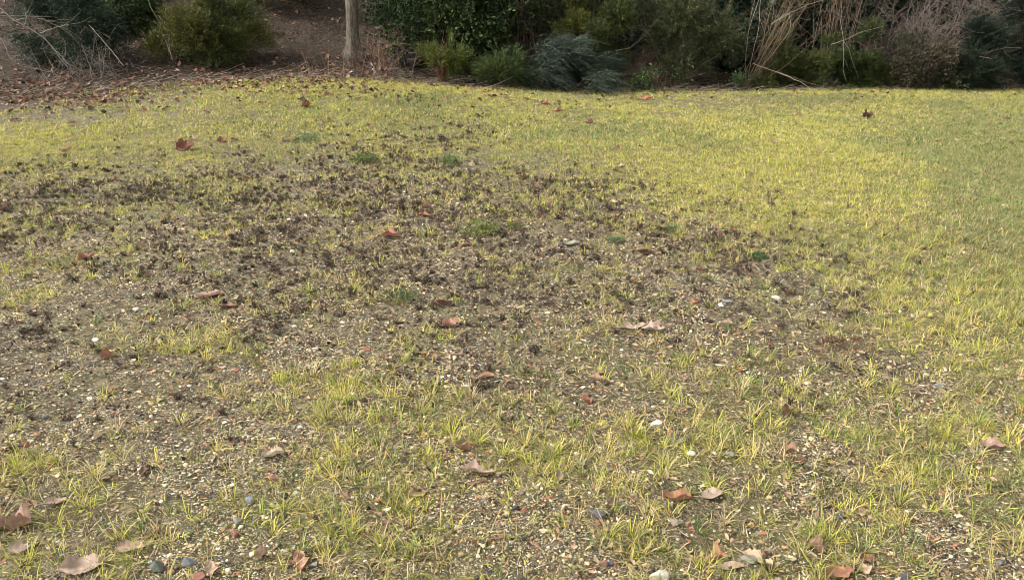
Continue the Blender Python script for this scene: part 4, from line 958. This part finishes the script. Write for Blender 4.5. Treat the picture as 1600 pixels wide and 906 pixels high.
# ------------------------------------------------------------------ withered black weeds
def weed_geo(r, n_st, h):
    """crisp dead plant: dark stems with shrivelled leaves"""
    acc = Acc()
    for s in range(n_st):
        a = r.random()*6.283; tilt = abs(r.normal(.25, .3)); L = h*(.5+.6*r.random())
        pts = wander((math.cos(a)*.006, math.sin(a)*.006, -.003), (math.cos(a)*math.sin(tilt), math.sin(a)*math.sin(tilt), math.cos(tilt)), L, 5, r, .2)
        c = np.array((.085, .064, .045))*(.6+1.2*r.random()); tube(acc, pts, .0016, .0008, c)
        m = 7+int(r.integers(6)); tt = r.random(m)
        P = np.stack([np.interp(tt*4, np.arange(5), pts[:, i]) for i in range(3)], -1)
        D = norm(r.normal(0, 1, (m, 3))+np.array([0, 0, .5])); sz = .006+.008*r.random((m, 1)); B = norm(np.cross(D, r.normal(0, 1, (m, 3))))
        V = np.stack([P, P+D*sz*.5+B*sz*.32, P+D*sz, P+D*sz*.5-B*sz*.32], 1).reshape(-1, 3)
        cc = np.array((.074, .056, .04))*(.3+2.1*r.random((m, 1)))
        acc.add(V, np.arange(m*4).reshape(-1, 4), np.repeat(cc, 4, 0))
    return np.concatenate(acc.V), np.concatenate(acc.F[4]), np.concatenate(acc.C)
WV = []
for k in range(9):
    rr = np.random.default_rng(500+k); WV.append(weed_geo(rr, [4, 6, 9, 12, 5, 8, 14, 3, 7][k], [.05, .045, .05, .045, .07, .055, .05, .075, .04][k]))
n = 72000; x, y = scatter(n, 2.2, 14, .8)
wd = weeds(x, y); keep = rng.random(n) < wd**1.35*1.05; x, y = x[keep], y[keep]
sc_ = .28+.66*rng.random(len(x))**1.8; kind = rng.integers(0, 9, len(x)); yaw = rng.random(len(x))*6.283
wx = .8+.9*rng.random(len(x)); wz = .55+.9*rng.random(len(x))
uu, vv = ground_map(x, y); inside = (uu > 5) & (uu < 1595) & (vv > 150) & (vv < 900)
size_px = sc_/np.hypot(y, 1.6)*inside
order = np.argsort(-size_px); big = order[:280]; rest = order[280:]
print('weeds', len(x))
WM = [mesh('withered_weed', V, F, C) for V, F, C in WV]
for m_ in WM: m_.materials.append(M_WEED)
DSC = ['thin', 'low', 'bushy', 'dense', 'tall', 'ragged', 'thick', 'spindly', 'squat']
labs = name_by_place([(x[i], y[i], f'{DSC[kind[i]]} black weed tuft') for i in big], 'weed')
for i, lb in zip(big, labs):
    o = put('withered_weed', WM[kind[i]], None, None, (x[i], y[i], float(hgt(x[i], y[i])))); o.rotation_euler = (0, 0, yaw[i]); o.scale = (sc_[i]*wx[i], sc_[i]*wx[i], sc_[i]*wz[i])
    tag(o, lb, 'weed', 'withered black weeds on the lawn')
acc = Acc(); z = hgt(x, y)
for k in range(9):
    m = rest[kind[rest] == k]; V0, F0, C0 = WV[k]; fat = (1+.05*np.maximum(y[m]-4, 0))[:, None, None]
    V = rot_z(V0[None]*sc_[m][:, None, None]*fat*np.stack([wx[m], wx[m], wz[m]], -1)[:, None], yaw[m])+np.stack([x[m], y[m], z[m]], -1)[:, None]
    acc.add(V.reshape(-1, 3), (np.arange(len(m))[:, None, None]*len(V0)+F0[None]).reshape(-1, 4), np.repeat((C0[None]*(.6+.9*rng.random((len(m), 1, 1)))), 1, 0).reshape(-1, 3))
n = 90000; x, y = scatter(n, 1.5, 12.5, .8); k = rng.random(n) < np.clip(weeds(x, y)*1.0*np.clip(1.5-y/12, .3, 1)+.5*np.clip(1.2-y/6, 0, 1), 0, 1); x, y = x[k], y[k]; n = len(x)   # crumbled dark bits between the tufts; the near flecks paint in shaded crevices
L = rng.uniform(.006, .026, n)*(1+.05*y); a = rng.random(n)*6.283; tl = rng.random(n)*.5
d = np.stack([np.cos(a)*np.cos(tl), np.sin(a)*np.cos(tl), np.sin(tl)], -1)*L[:, None]; b = np.stack([-np.sin(a), np.cos(a), rng.normal(0, .6, n)], -1)*(L*(.12+.3*rng.random(n)))[:, None]
p = np.stack([x, y, hgt(x, y)+.003], -1); V = np.stack([p, p+d*.5+b, p+d, p+d*.5-b], 1)
c = col(pick([(.035, .027, .022), (.07, .05, .035), (.12, .085, .055), (.05, .035, .03), (.13, .06, .04)], [4, 4, 2, 3, 1.2], n), n, .3)
acc.add(V.reshape(-1, 3), np.arange(n*4).reshape(-1, 4), np.repeat(c, 4, 0))
tag(put('weeds_and_shade_flecks', acc.mesh('weeds_and_shade_flecks'), M_WEED), 'scattered blackened remains of small weeds and painted crevice shade over the gravelly patch', 'weeds', kind='stuff')
